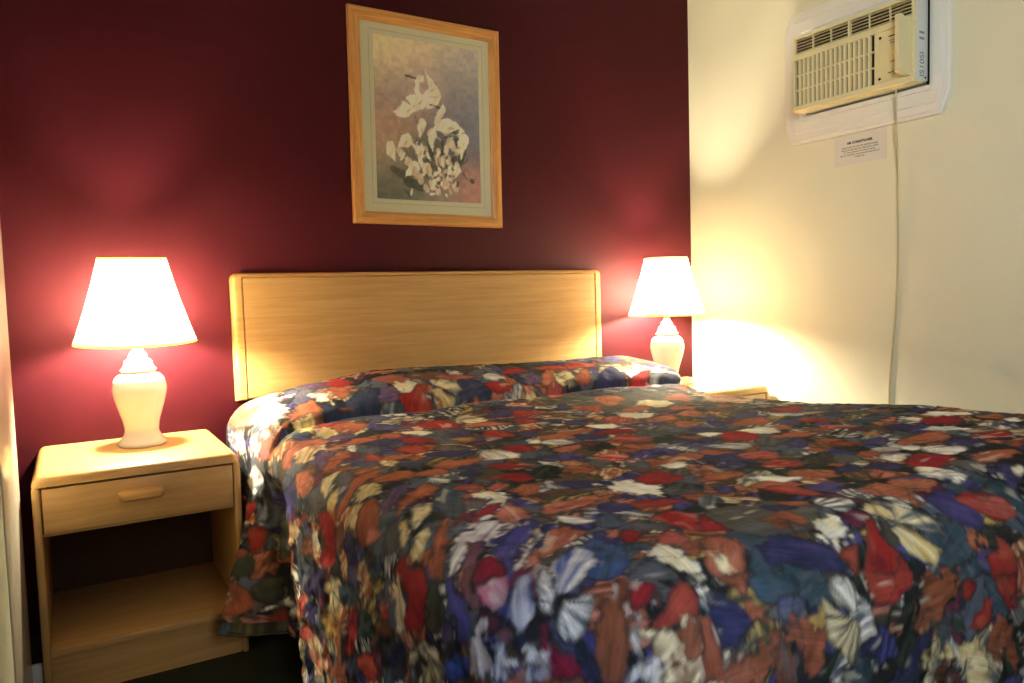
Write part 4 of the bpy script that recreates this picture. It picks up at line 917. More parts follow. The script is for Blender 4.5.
 ('b','purple','mauve',[(1284,376),(1264,394),(1243,402),(1223,408),(1200,413),(1197,399),(1212,377),(1227,355),(1253,330),(1276,326),(1282,342),(1286,358)],None),
 ('s','olive','cream',[(1749,393),(1710,402),(1666,414),(1612,419),(1573,398),(1563,378),(1562,360),(1577,338),(1624,333),(1674,344),(1713,357),(1751,375)],None),
 ('b','rust','orange',[(1488,418),(1469,432),(1447,432),(1430,426),(1416,420),(1411,404),(1437,375),(1468,356),(1500,333),(1525,331),(1524,359),(1503,393)],None),
 ('s','cream','olive',[(1431,390),(1420,409),(1393,412),(1364,407),(1340,402),(1320,390),(1325,370),(1354,353),(1384,340),(1416,334),(1440,348),(1438,371)],None),
 ('b','orange','rust',[(1345,374),(1329,397),(1308,407),(1292,406),(1277,403),(1269,391),(1284,367),(1309,342),(1336,316),(1363,299),(1367,318),(1356,348)],None),
 ('r','red','salmon',[(1309,501),(1265,551),(1223,582),(1200,588),(1177,590),(1198,534),(1272,423),(1286,411),(1308,395),(1334,391),(1344,405),(1352,416)],None),
 ('b','navy','purple',[(1636,451),(1547,554),(1485,586),(1452,581),(1424,568),(1441,502),(1501,421),(1535,398),(1577,371),(1629,358),(1643,390),(1636,426)],None),
 ('s','white','cream',[(1704,450),(1682,452),(1667,449),(1651,445),(1650,427),(1673,402),(1697,382),(1722,366),(1742,367),(1742,388),(1736,407),(1724,432)],None),
 ('b','char','navy',[(1487,590),(1449,603),(1408,614),(1348,611),(1318,571),(1316,528),(1303,507),(1365,421),(1423,426),(1437,498),(1478,527),(1515,554)],None),
 ('r','red','crimson',[(1652,450),(1740,407),(1775,412),(1641,587),(1544,581),(1550,543)],None),
 ('f','white','slate',[(1770,428),(1790,432),(1794,459),(1689,597),(1648,586)],(1665,596)),
 ('b','navy','slate',[(1794,440),(1833,440),(1863,441),(1784,605),(1699,593)],None),
 ('b','red','rust',[(1816,605),(1814,606),(1794,618),(1780,621),(1771,619),(1779,604),(1793,588),(1800,580),(1863,441),(1804,593),(1808,597),(1813,602)],None),
 ('b','red','orange',[(1589,328),(1563,337),(1524,334),(1492,325),(1450,316),(1436,295),(1450,277),(1470,255),(1497,250),(1547,250),(1564,280),(1584,300)],None),
 ('b','red','rust',[(1444,314),(1434,325),(1409,327),(1373,318),(1347,308),(1322,298),(1312,283),(1337,273),(1371,271),(1404,272),(1440,283),(1452,302)],None),
 ('b','rust','salmon',[(280,187),(264,329),(236,398),(208,375),(186,314),(164,196),(168,73),(194,71),(216,72),(285,75)],None),
 ('s','white','cream',[(322,319),(317,383),(295,455),(257,507),(232,495),(209,460),(200,389),(216,339),(240,312),(271,263),(317,179),(327,252)],None),
 ('s','white','purple',[(349,75),(335,161),(311,226),(280,265),(262,249),(248,206),(245,140),(269,75),(285,74),(305,73),(345,75)],None),
 ('b','purple','white',[(153,322),(140,328),(126,307),(109,273),(97,210),(100,145),(111,118),(124,89),(140,100),(152,168),(156,217),(160,268)],None),
 ('b','rust','orange',[(167,653),(229,593),(296,498),(350,404),(402,367),(412,438),(389,563),(354,597),(363,467),(299,522),(251,590),(180,701)],None),
 ('b','grey','purple',[(434,276),(428,322),(413,365),(389,391),(373,391),(357,389),(349,364),(363,314),(383,269),(407,218),(440,165),(442,222)],None),
 ('s','cream','ochre',[(396,482),(384,499),(348,596),(315,663),(288,687),(284,648),(288,608),(297,534),(315,505),(341,485),(363,475),(387,468)],None),
 ('b','rust','orange',[(533,371),(527,392),(499,403),(459,409),(434,393),(409,370),(405,332),(430,311),(458,305),(493,291),(527,309),(535,347)],None),
 ('b','red','crimson',[(574,290),(557,311),(534,309),(513,307),(490,290),(487,243),(499,207),(510,182),(548,107),(566,142),(566,214),(574,250)],None),
 ('b','purple','mauve',[(502,163),(492,195),(475,217),(450,230),(437,218),(426,196),(431,133),(455,81),(473,79),(491,78),(513,83),(517,115)],None),
 ('s','cream','white',[(462,413),(455,431),(438,434),(425,416),(416,394),(410,363),(416,331),(431,323),(444,327),(460,334),(470,362),(467,393)],None),
 ('b','navy','teal',[(420,430),(462,442),(517,407),(567,360),(638,366),(550,593),(473,606),(379,595)],None),
 ('b','rust','salmon',[(514,458),(512,461),(504,462),(491,464),(480,465),(471,464),(465,462),(473,456),(485,452),(497,448),(510,450),(515,454)],None),
 ('s','white','rust',[(185,561),(170,602),(153,593),(143,557),(134,520),(136,470),(152,436),(170,421),(185,398),(200,399),(199,457),(192,508)],None),
 ('b','rust','mauve',[(208,629),(188,648),(162,659),(143,623),(147,575),(160,544),(176,514),(200,490),(215,504),(223,528),(232,547),(226,595)],None),
 ('s','white','cream',[(144,386),(132,402),(115,397),(103,362),(103,314),(104,270),(113,225),(135,237),(148,260),(157,279),(164,317),(158,361)],None),
 ('b','red','crimson',[(442,635),(424,648),(405,661),(381,671),(356,670),(348,656),(345,643),(354,605),(377,595),(399,606),(422,603),(443,613)],None),
 ('b','rust','orange',[(482,682),(458,707),(435,716),(408,730),(383,721),(376,697),(379,673),(385,649),(411,626),(441,624),(461,638),(481,652)],None),
 ('s','cream','ochre',[(389,710),(377,727),(363,730),(350,735),(337,728),(334,708),(339,692),(346,673),(359,657),(373,660),(382,672),(389,686)],None),
 ('b','purple','mauve',[(420,767),(413,788),(390,796),(369,790),(352,775),(334,762),(336,747),(350,737),(366,726),(389,725),(410,732),(418,746)],None),
 ('b','rust','orange',[(343,826),(397,799),(471,798),(450,855),(391,854),(350,847)],None),
 ('f','white','slate',[(383,913),(375,927),(363,928),(353,927),(343,921),(339,902),(345,885),(354,869),(366,850),(380,848),(385,865),(384,891)],(346,885)),
 ('b','slate','char',[(416,958),(397,983),(380,1003),(362,1008),(355,980),(359,944),(363,916),(377,872),(397,860),(409,879),(421,892),(428,918)],None),
 ('b','rust','salmon',[(163,815),(197,793),(234,772),(275,749),(318,722),(345,766),(308,813),(252,827),(212,842),(188,870)],None),
 ('s','cream','rust',[(315,810),(302,851),(273,899),(251,922),(229,927),(217,896),(220,868),(227,848),(239,827),(265,805),(290,789),(306,791)],None),
 ('b','purple','mauve',[(305,887),(302,928),(280,995),(259,1029),(245,1037),(232,1030),(233,988),(242,952),(254,916),(271,874),(294,843),(302,862)],None),
 ('b','rust','orange',[(240,1039),(283,952),(329,883),(347,906),(339,954),(298,1006),(259,1080)],None),
 ('b','red','rust',[(392,1036),(380,1052),(369,1051),(360,1046),(351,1036),(349,1018),(355,1001),(363,984),(376,967),(385,980),(388,1001),(392,1018)],None),
 ('b','navy','purple',[(442,892),(436,908),(424,918),(414,913),(410,898),(405,884),(406,867),(416,858),(425,858),(435,856),(445,863),(446,879)],None),
 ('b','char','grey',[(16,647),(-20,649),(-38,647),(-38,633),(-36,614),(-22,581),(17,582),(49,597),(77,611),(100,649),(82,660),(48,650)],None),
 ('b','white','purple',[(82,616),(64,597),(55,572),(47,545),(42,506),(33,393),(59,431),(85,479),(108,526),(117,582),(110,606),(99,616)],None),
 ('r','red','salmon',[(-23,586),(-41,582),(-70,543),(-65,563),(-54,558),(-41,547),(-18,548),(-4,525),(14,569),(21,588),(20,598),(0,594)],None),
 ('r','red','brown',[(-88,652),(-108,648),(-128,642),(-132,632),(-120,618),(-106,606),(-86,598),(-64,596),(-51,614),(-46,632),(-46,648),(-65,654)],None),
 ('b','green','olive',[(-160,642),(-176,646),(-194,642),(-202,619),(-198,591),(-189,591),(-350,78),(-329,73),(-144,580),(-138,575),(-128,616),(-142,634)],None),
 ('b','rust','brown',[(-131,619),(-138,616),(-143,609),(-152,590),(-156,570),(-145,579),(-139,578),(-133,577),(-126,574),(-131,564),(-122,602),(-124,612)],None),
 ('b','purple','navy',[(-87,561),(-98,556),(-107,558),(-102,572),(-96,572),(-217,187),(-210,171),(-197,174),(-179,215),(-67,564),(-65,563),(-77,558)],None),
 ('b','purple','violet',[(124,957),(98,949),(70,936),(49,894),(62,890),(75,885),(28,678),(119,858),(146,890),(161,913),(169,941),(154,966)],None),
 ('b','rust','salmon',[(89,1033),(76,1014),(64,995),(53,973),(55,963),(64,960),(73,959),(86,963),(99,985),(104,1009),(104,1022),(101,1032)],None),
 ('s','cream','rust',[(49,990),(35,979),(12,942),(-3,909),(4,904),(11,901),(-67,693),(34,896),(59,944),(66,964),(74,993),(67,1007)],None),
 ('b','olive','grey',[(11,901),(-18,911),(-141,703),(-148,698),(-150,693),(-124,685),(-84,673),(-48,675),(-13,670),(3,674),(63,890),(41,894)],None),
 ('r','orange','salmon',[(196,922),(224,978),(209,1059),(188,1082),(151,1043),(155,988)],None),
 ('b','grey','slate',[(172,1198),(148,1166),(122,1127),(99,1066),(112,1050),(139,1064),(164,1078),(192,1083),(208,1102),(209,1132),(210,1160),(197,1196)],None),
 ('f','cream','slate',[(217,1091),(245,1098),(273,1095),(224,1178),(183,1182),(192,1133)],(184,1191)),
 ('f','cream','ochre',[(201,1197),(227,1205),(198,1254),(170,1252),(164,1215),(183,1200)],(189,1196)),
 ('r','red','crimson',[(147,1159),(169,1207),(160,1268),(123,1276),(58,1268),(39,1207),(41,1168),(92,1204),(120,1170)],None),
 ('s','cream','white',[(85,1167),(69,1164),(58,1165),(54,1150),(54,1135),(59,1125),(72,1120),(85,1121),(99,1139),(111,1152),(111,1164),(99,1169)],None),
 ('b','rust','red',[(123,1092),(116,1086),(110,1075),(101,1057),(99,1041),(102,1032),(107,1029),(113,1031),(122,1043),(126,1061),(127,1075),(128,1089)],None),
 ('r','brown','salmon',[(57,1121),(45,1128),(29,1104),(21,1077),(15,1052),(12,1019),(26,1014),(44,1034),(60,1051),(73,1071),(72,1092),(65,1108)],None),
 ('b','rust','orange',[(162,1278),(203,1272),(246,1210),(329,1172),(306,1235),(242,1271),(205,1308),(161,1300)],None),
 ('b','grey','slate',[(268,1165),(255,1204),(244,1234),(232,1243),(226,1224),(224,1202),(224,1175),(229,1149),(243,1133),(256,1122),(271,1106),(278,1120)],None),
 ('b','brown','mauve',[(142,1342),(125,1339),(103,1324),(90,1306),(94,1283),(108,1283),(123,1274),(148,1284),(161,1299),(167,1312),(171,1327),(162,1344)],None),
 ('s','cream','ochre',[(163,1391),(187,1360),(228,1315),(264,1282),(288,1286),(259,1361),(231,1348),(199,1377),(167,1404)],None),
 ('r','rust','brown',[(163,1413),(197,1372),(231,1348),(244,1370),(236,1420),(210,1474),(164,1482),(150,1435)],None),
 ('r','salmon','orange',[(188,1504),(177,1498),(169,1490),(160,1470),(161,1452),(171,1449),(180,1446),(190,1444),(199,1452),(200,1468),(200,1482),(198,1498)],None),
 ('b','navy','purple',[(137,1406),(122,1422),(104,1430),(95,1413),(97,1389),(102,1370),(113,1345),(136,1342),(148,1347),(160,1356),(166,1372),(155,1393)],None),
 ('b','char','grey',[(151,1517),(140,1509),(129,1496),(119,1481),(116,1461),(122,1452),(127,1440),(135,1434),(146,1448),(154,1474),(159,1497),(159,1513)],None),
 ('b','red','salmon',[(-65,925),(-73,926),(-80,929),(-84,928),(-79,927),(-72,924),(-65,921),(-55,920),(-49,918),(-49,919),(-47,924),(-53,926)],None),
 ('s','rust','cream',[(117,1469),(105,1469),(94,1464),(90,1451),(90,1441),(93,1432),(104,1430),(117,1437),(126,1444),(134,1448),(135,1458),(127,1468)],None),
 ('b','purple','navy',[(41,1245),(29,1227),(12,1198),(-6,1162),(-24,1104),(-23,1086),(-31,1046),(-20,1053),(-5,1083),(12,1130),(33,1189),(45,1233)],None),
 ('b','rust','brown',[(-242,667),(-270,675),(-287,673),(-298,667),(-307,657),(-307,614),(-279,609),(-255,606),(-230,602),(-218,592),(-216,631),(-225,652)],None),
 ('s','ochre','white',[(-240,604),(-249,606),(-258,607),(-264,608),(-259,607),(-250,605),(-242,604),(-226,600),(-219,599),(-220,600),(-228,601)],None),
 ('b','olive','green',[(-237,708),(-258,711),(-276,706),(-277,693),(-267,681),(-255,668),(-234,658),(-216,658),(-204,666),(-195,678),(-196,690),(-216,704)],None),
 ('b','brown','red',[(-308,734),(-326,740),(-344,727),(-343,720),(-339,713),(-329,704),(-308,700),(-292,700),(-280,702),(-270,706),(-275,720),(-291,731)],None),
 ('r','red','salmon',[(-91,1062),(-104,1062),(-116,1052),(-125,1028),(-132,999),(-130,988),(-121,981),(-106,992),(-96,999),(-85,1011),(-79,1037),(-86,1048)],None),
 ('b','purple','navy',[(-12,1198),(-31,1188),(-61,1132),(-65,1105),(-71,1071),(-69,1043),(-50,1046),(-23,1090),(-7,1112),(15,1160),(21,1205),(4,1201)],None),
 ('f','cream','grey',[(0,1197),(40,1269),(46,1307),(26,1335),(-13,1316),(-48,1258),(-61,1203),(-20,1232),(-22,1194)],(17,1260)),
 ('s','grey','char',[(-89,1215),(-98,1228),(-114,1215),(-127,1183),(-132,1160),(-133,1141),(-113,1148),(-93,1165),(-77,1184),(-65,1196),(-66,1205),(-77,1211)],None),
 ('s','rust','ochre',[(-46,1326),(-66,1318),(-81,1313),(-100,1295),(-107,1267),(-100,1241),(-95,1215),(-78,1202),(-61,1209),(-48,1242),(-35,1282),(-32,1313)],None),
 ('r','red','salmon',[(-157,1120),(-172,1090),(-187,1058),(-204,1005),(-203,978),(-194,975),(-178,989),(-156,1025),(-141,1072),(-132,1114),(-134,1132),(-142,1139)],None),
 ('s','salmon','cream',[(-162,1192),(-172,1226),(-190,1215),(-208,1189),(-221,1167),(-223,1129),(-215,1091),(-198,1078),(-179,1067),(-166,1075),(-160,1117),(-161,1152)],None),
 ('s','cream','salmon',[(-150,1154),(-155,1166),(-163,1173),(-181,1149),(-183,1131),(-178,1117),(-177,1097),(-168,1082),(-156,1089),(-148,1107),(-141,1123),(-140,1142)],None),
 ('r','red','crimson',[(-1,1369),(21,1420),(-25,1436),(-71,1415),(-92,1361),(-59,1364),(-17,1385)],None),
 ('b','teal','slate',[(62,1448),(42,1426),(27,1405),(9,1374),(-3,1334),(3,1315),(14,1311),(26,1304),(44,1326),(62,1375),(70,1411),(71,1434)],None),
 ('s','rust','cream',[(97,1499),(81,1491),(70,1478),(58,1462),(52,1442),(63,1433),(77,1434),(93,1437),(112,1453),(118,1472),(114,1484),(109,1492)],None),
 ('b','navy','char',[(-71,1461),(-83,1462),(-103,1436),(-112,1411),(-125,1379),(-138,1337),(-129,1329),(-108,1353),(-92,1371),(-74,1400),(-68,1427),(-69,1447)],None),
 ('r','red','rust',[(-31,1540),(-45,1541),(-59,1534),(-73,1525),(-81,1501),(-80,1476),(-74,1462),(-71,1435),(-53,1445),(-43,1465),(-37,1481),(-30,1510)],None),
 ('s','rust','brown',[(-109,1386),(-123,1382),(-145,1357),(-160,1324),(-169,1293),(-176,1264),(-173,1244),(-158,1252),(-137,1285),(-118,1316),(-100,1358),(-102,1379)],None),
 ('b','green','teal',[(32,1523),(6,1499),(-6,1485),(-17,1473),(-24,1454),(-17,1436),(-4,1429),(10,1428),(28,1438),(44,1474),(44,1493),(42,1510)],None),
 ('b','teal','slate',[(393,1489),(362,1546),(328,1599),(302,1613),(298,1582),(303,1542),(312,1490),(344,1426),(376,1396),(403,1380),(428,1375),(423,1425)],None),
 ('b','rust','orange',[(384,1274),(376,1296),(350,1300),(321,1295),(298,1286),(275,1273),(276,1250),(296,1238),(319,1225),(349,1218),(378,1227),(382,1253)],None),
 ('b','rust','orange',[(440,1305),(436,1314),(415,1319),(392,1317),(374,1310),(361,1291),(362,1278),(378,1268),(395,1260),(414,1266),(433,1277),(438,1291)],None),
 ('b','navy','purple',[(492,1373),(483,1380),(468,1377),(455,1371),(442,1361),(436,1346),(443,1333),(452,1324),(464,1318),(480,1324),(488,1340),(491,1356)],None),
 ('b','purple','mauve',[(245,1397),(288,1338),(336,1308),(341,1329),(283,1411),(237,1467),(221,1461)],None),
 ('b','rust','orange',[(241,1488),(284,1424),(341,1357),(372,1351),(374,1400),(343,1430),(301,1439),(259,1484),(240,1499)],None),
 ('f','white','slate',[(412,1373),(400,1380),(392,1374),(383,1364),(374,1349),(373,1335),(376,1326),(381,1315),(392,1314),(404,1326),(410,1340),(415,1356)],(372,1333)),
 ('b','red','salmon',[(439,1442),(429,1445),(419,1444),(406,1445),(394,1439),(393,1425),(395,1415),(398,1407),(412,1402),(424,1409),(432,1420),(440,1432)],None),
 ('b','grey','slate',[(484,1427),(479,1435),(467,1437),(453,1432),(444,1423),(436,1411),(438,1400),(447,1398),(457,1401),(472,1398),(484,1405),(486,1417)],None),
 ('r','red','crimson',[(481,1395),(522,1392),(567,1410),(564,1460),(539,1467),(501,1428)],None),
 ('b','red','salmon',[(501,1465),(488,1478),(473,1480),(457,1486),(440,1488),(440,1469),(448,1453),(456,1443),(468,1433),(485,1432),(494,1440),(500,1451)],None),
 ('s','white','cream',[(444,1542),(434,1559),(421,1558),(410,1540),(406,1516),(403,1490),(410,1464),(425,1458),(437,1464),(448,1477),(458,1499),(455,1521)],None),
 ('b','rust','orange',[(474,1494),(519,1475),(545,1503),(513,1553),(476,1557)],None),
 ('b','rust','salmon',[(400,1489),(396,1498),(389,1497),(384,1493),(380,1490),(376,1484),(379,1476),(385,1473),(392,1466),(401,1462),(404,1469),(402,1480)],None),
 ('b','grey','mauve',[(406,1543),(392,1554),(376,1562),(362,1565),(350,1556),(350,1540),(356,1522),(367,1499),(382,1488),(397,1493),(404,1507),(410,1524)],None),
 ('b','purple','violet',[(460,1617),(451,1619),(441,1620),(432,1610),(429,1589),(431,1574),(433,1560),(440,1547),(455,1547),(462,1564),(468,1579),(468,1603)],None),
 ('r','crimson','salmon',[(312,1646),(352,1594),(400,1554),(421,1560),(407,1584),(365,1617),(328,1645)],None),
 ('b','red','crimson',[(278,1641),(313,1589),(351,1564),(334,1592),(301,1626)],None),
 ('b','rust','brown',[(192,1710),(228,1666),(276,1601),(306,1571),(303,1593),(258,1669),(224,1727),(196,1756),(183,1718)],None),
 ('b','grey','char',[(191,1518),(220,1509),(236,1514),(201,1588),(176,1582),(167,1540)],None),
 ('f','cream','slate',[(267,1493),(309,1460),(320,1486),(288,1542),(248,1582),(235,1583),(241,1555)],(224,1594)),
 ('f','cream','ochre',[(232,1523),(246,1530),(234,1570),(221,1592),(201,1602),(202,1579)],(224,1594)),
 ('f','cream','ochre',[(234,1604),(259,1599),(243,1632),(223,1657),(200,1670),(190,1650),(197,1628),(218,1615)],(224,1594)),
 ('r','red','crimson',[(142,1601),(175,1604),(196,1608),(179,1642),(190,1706),(181,1714)],None),
 ('b','char','olive',[(195,1693),(192,1697),(186,1691),(181,1676),(178,1662),(175,1646),(176,1637),(182,1642),(188,1652),(193,1662),(198,1678),(198,1688)],None),
 ('b','salmon','rust',[(355,1623),(411,1583),(433,1593),(420,1684),(400,1681),(368,1680),(364,1643)],None),
 ('s','white','mauve',[(227,1734),(262,1679),(308,1653),(361,1614),(368,1669),(366,1699),(321,1725),(300,1713),(263,1728),(236,1757),(208,1791),(201,1774)],None),
 ('b','mauve','plum',[(239,1762),(274,1723),(304,1716),(258,1780),(226,1806),(213,1805)],None),
 ('b','violet','navy',[(276,1788),(320,1731),(358,1713),(408,1683),(410,1712),(358,1762),(325,1792),(289,1833),(254,1880),(247,1870),(264,1839)],None),
 ('b','crimson','plum',[(275,1856),(306,1813),(328,1794),(296,1839),(268,1876)],None),
 ('b','white','slate',[(260,1876),(295,1837),(337,1791),(382,1756),(365,1781),(328,1810),(284,1858)],None),
 ('b','salmon','rust',[(281,1872),(311,1833),(361,1788),(308,1870),(286,1876)],None),
 ('r','crimson','plum',[(216,1826),(236,1804),(264,1786),(274,1787),(270,1828),(256,1865),(244,1879),(240,1850),(223,1844)],None),
 ('r','pink','white',[(214,1830),(222,1837),(227,1847),(242,1848),(254,1868),(242,1886),(221,1903),(205,1898),(199,1874),(205,1850)],None),
 ('b','mauve','brown',[(200,1812),(227,1783),(243,1787),(213,1832),(198,1875),(187,1864),(189,1834)],None),
 ('b','violet','navy',[(195,1764),(212,1764),(195,1798),(188,1836),(179,1867),(153,1880),(133,1868),(128,1843),(150,1836),(165,1800)],None),
 ('b','blue','white',[(238,1896),(263,1880),(281,1889),(255,1942),(238,1958),(213,1966),(207,1955),(213,1925)],None),
 ('b','char','plum',[(206,1930),(195,1933),(184,1926),(173,1919),(164,1903),(168,1890),(176,1882),(185,1877),(197,1877),(205,1889),(207,1902),(209,1916)],None),
 ('b','mauve','brown',[(195,1957),(187,1954),(179,1950),(172,1942),(175,1933),(180,1929),(186,1924),(195,1925),(201,1933),(204,1941),(206,1948),(203,1955)],None),
 ('s','mauve','white',[(146,1882),(180,1879),(168,1910),(159,1934),(137,1942),(112,1926),(124,1902)],None),
 ('s','blue','white',[(167,1966),(157,1971),(146,1971),(141,1964),(139,1956),(140,1946),(145,1938),(157,1938),(167,1941),(174,1944),(178,1950),(173,1959)],None),
 ('b','navy','char',[(213,1982),(209,1985),(203,1982),(197,1977),(192,1970),(189,1962),(193,1958),(199,1958),(204,1958),(212,1962),(214,1969),(214,1975)],None),
 ('s','violet','white',[(201,2002),(192,2002),(182,2002),(169,1995),(164,1982),(164,1974),(166,1965),(173,1961),(184,1966),(193,1976),(201,1986),(205,1995)],None),
 ('s','white','blue',[(201,2014),(195,2021),(185,2025),(180,2021),(180,2014),(180,2008),(185,1999),(195,1995),(201,1995),(208,1994),(211,1999),(207,2008)],None),
 ('b','blue','navy',[(112,1894),(100,1896),(80,1878),(70,1852),(67,1829),(62,1801),(66,1785),(85,1803),(100,1825),(113,1845),(122,1871),(119,1887)],None),
 ('r','red','crimson',[(151,1625),(180,1647),(195,1694),(171,1729),(144,1726),(96,1721),(68,1642),(95,1643),(129,1665)],None),
 ('s','cream','rust',[(123,1639),(103,1637),(86,1641),(71,1632),(77,1619),(89,1605),(101,1588),(122,1579),(139,1587),(147,1603),(151,1616),(145,1633)],None),
 ('s','rust','red',[(88,1594),(76,1594),(62,1587),(52,1574),(56,1565),(59,1549),(69,1541),(84,1542),(94,1552),(100,1563),(105,1575),(100,1589)],None),
 ('b','olive','char',[(161,1793),(138,1795),(123,1783),(112,1769),(102,1748),(112,1730),(136,1728),(159,1732),(179,1728),(189,1736),(183,1758),(174,1776)],None),
 ('b','navy','char',[(25,1663),(3,1653),(-15,1647),(-28,1634),(-28,1614),(-21,1594),(-5,1589),(13,1581),(33,1603),(44,1626),(50,1644),(46,1662)],None),
 ('f','cream','grey',[(47,1669),(84,1732),(88,1767),(73,1799),(51,1801),(18,1732),(56,1745),(51,1701),(20,1690),(22,1668)],(70,1730)),
 ('b','brown','olive',[(56,1609),(42,1596),(31,1580),(20,1559),(10,1534),(7,1509),(20,1517),(35,1531),(46,1539),(58,1565),(59,1581),(59,1596)],None),
 ('b','purple','grey',[(136,1829),(124,1830),(113,1825),(109,1811),(109,1803),(111,1793),(121,1787),(133,1791),(142,1797),(151,1805),(153,1817),(145,1824)],None),
 ('b','teal','blue',[(421,1929),(396,1960),(368,1978),(340,1970),(325,1950),(314,1930),(318,1895),(352,1861),(388,1850),(423,1841),(456,1850),(451,1891)],None),
 ('b','navy','purple',[(645,1610),(628,1615),(608,1619),(589,1595),(574,1571),(567,1551),(563,1529),(576,1518),(604,1529),(624,1549),(647,1568),(657,1597)],None),
 ('s','white','cream',[(696,1699),(678,1720),(651,1716),(635,1688),(621,1664),(613,1630),(626,1603),(650,1601),(676,1598),(703,1610),(712,1649),(708,1674)],None),
 ('b','grey','char',[(763,1736),(737,1758),(711,1759),(696,1749),(682,1735),(679,1713),(699,1691),(719,1680),(740,1672),(762,1679),(768,1700),(769,1716)],None),
 ('r','red','crimson',[(702,1599),(752,1575),(798,1573),(802,1646),(780,1669),(728,1670),(697,1649)],None),
 ('s','rust','orange',[(608,1692),(598,1699),(580,1705),(559,1696),(549,1679),(542,1663),(539,1647),(554,1639),(575,1643),(593,1651),(614,1661),(620,1679)],None),
 ('b','rust','salmon',[(456,1641),(503,1623),(540,1641),(545,1690),(513,1699),(460,1696),(431,1684)],None),
 ('b','purple','navy',[(574,1768),(556,1778),(536,1777),(521,1771),(507,1758),(509,1734),(522,1718),(534,1705),(552,1699),(566,1715),(572,1733),(576,1751)],None),
 ('r','red','rust',[(569,1742),(618,1732),(652,1745),(697,1788),(666,1788),(612,1790),(577,1768)],None),
 ('f','white','slate',[(472,1785),(463,1780),(453,1776),(440,1766),(432,1746),(435,1727),(439,1712),(447,1700),(460,1708),(469,1729),(476,1746),(479,1771)],(432,1723)),
 ('s','cream','rust',[(542,1823),(537,1830),(528,1829),(523,1823),(519,1817),(516,1808),(519,1801),(526,1800),(533,1800),(542,1800),(548,1806),(546,1816)],None),
 ('b','slate','teal',[(511,1814),(495,1831),(480,1832),(473,1824),(464,1815),(464,1798),(476,1783),(489,1773),(504,1764),(520,1763),(521,1781),(516,1798)],None),
 ('b','grey','olive',[(539,1895),(525,1898),(516,1886),(509,1873),(501,1855),(501,1839),(510,1829),(518,1822),(530,1823),(540,1841),(540,1862),(543,1879)],None),
 ('r','red','salmon',[(549,1828),(599,1812),(635,1856),(561,1930),(551,1894)],None),
 ('b','rust','salmon',[(347,1809),(389,1763),(430,1744),(437,1777),(440,1812),(399,1829),(353,1848),(317,1856)],None),
 ('b','purple','navy',[(444,1882),(436,1890),(428,1886),(425,1870),(428,1853),(431,1834),(440,1819),(451,1817),(459,1821),(464,1832),(461,1855),(452,1871)],None),
 ('b','salmon','rust',[(469,1853),(463,1857),(455,1862),(447,1860),(447,1849),(449,1840),(452,1830),(460,1822),(468,1823),(474,1826),(479,1832),(476,1844)],None),
 ('r','red','crimson',[(451,1871),(478,1845),(496,1851),(498,1879),(464,1896),(449,1893)],None),
 ('r','red','salmon',[(452,1933),(488,1912),(527,1891),(540,1905),(536,1939),(521,1954),(492,1946),(472,1938)],None),
 ('b','rust','orange',[(488,1910),(481,1912),(476,1913),(468,1911),(463,1906),(463,1900),(463,1894),(467,1890),(475,1890),(482,1894),(487,1898),(491,1905)],None),
 ('b','rust','orange',[(495,1947),(542,1950),(501,1992),(484,1979)],None),
 ('s','cream','white',[(449,1940),(480,1936),(491,1964),(493,2000),(470,2026),(444,2017),(445,1989),(443,1964)],None),
 ('b','grey','slate',[(387,1974),(416,1961),(443,1964),(444,1993),(440,2014),(377,1987)],None),
 ('b','orange','rust',[(443,1951),(436,1954),(430,1954),(424,1954),(420,1950),(423,1942),(427,1937),(432,1932),(439,1928),(443,1933),(443,1939),(444,1945)],None),
 ('f','white','blue',[(313,1887),(348,1861),(387,1847),(393,1871),(392,1891),(371,1922),(333,1945),(300,1958),(284,1950),(297,1922)],(273,1962)),
 ('f','white','slate',[(272,1910),(305,1881),(299,1912),(281,1948),(259,1970),(252,1960),(256,1943)],(273,1962)),
 ('f','white','slate',[(283,1962),(299,1973),(320,1980),(305,1999),(284,2018),(264,2022),(252,2008),(252,1990),(265,1975)],(273,1962)),
 ('b','crimson','plum',[(236,1972),(252,1970),(235,1997),(237,2019),(252,2043),(252,2074),(200,2036),(208,2010)],None),
 ('b','slate','purple',[(250,1974),(256,1980),(248,2006),(261,2023),(256,2038),(240,2022),(236,2002)],None),
 ('s','white','blue',[(208,2024),(201,2030),(196,2031),(191,2031),(187,2029),(191,2021),(198,2014),(204,2008),(212,2003),(216,2005),(215,2010),(212,2017)],None),
 ('b','brown','rust',[(268,2047),(290,2025),(314,2006),(338,1994),(352,1980),(372,1983),(347,2019),(324,2059),(295,2098),(272,2084),(264,2062)],None),
 ('b','char','navy',[(272,2050),(271,2063),(267,2074),(260,2074),(256,2068),(252,2060),(251,2046),(256,2032),(261,2026),(267,2021),(272,2022),(273,2036)],None),
 ('r','red','crimson',[(358,2010),(377,1994),(402,2005),(399,2015),(369,2029),(352,2034),(347,2027)],None),
 ('r','red','rust',[(355,2060),(387,2046),(417,2022),(440,2015),(450,2020),(451,2049),(437,2070),(406,2067),(374,2068)],None),
 ('b','brown','mauve',[(399,2031),(396,2038),(392,2044),(384,2046),(379,2043),(376,2039),(372,2034),(375,2027),(380,2023),(387,2021),(395,2020),(400,2024)],None),
 ('s','slate','white',[(343,2033),(366,2034),(360,2050),(336,2078),(336,2088),(339,2125),(296,2098),(317,2068)],None),
 ('s','cream','brown',[(349,2069),(377,2067),(410,2071),(434,2076),(404,2145),(344,2128),(341,2090)],None),
 ('s','rust','brown',[(417,2102),(412,2113),(404,2118),(395,2115),(387,2113),(382,2104),(388,2094),(396,2086),(405,2079),(415,2076),(420,2083),(419,2092)],None),
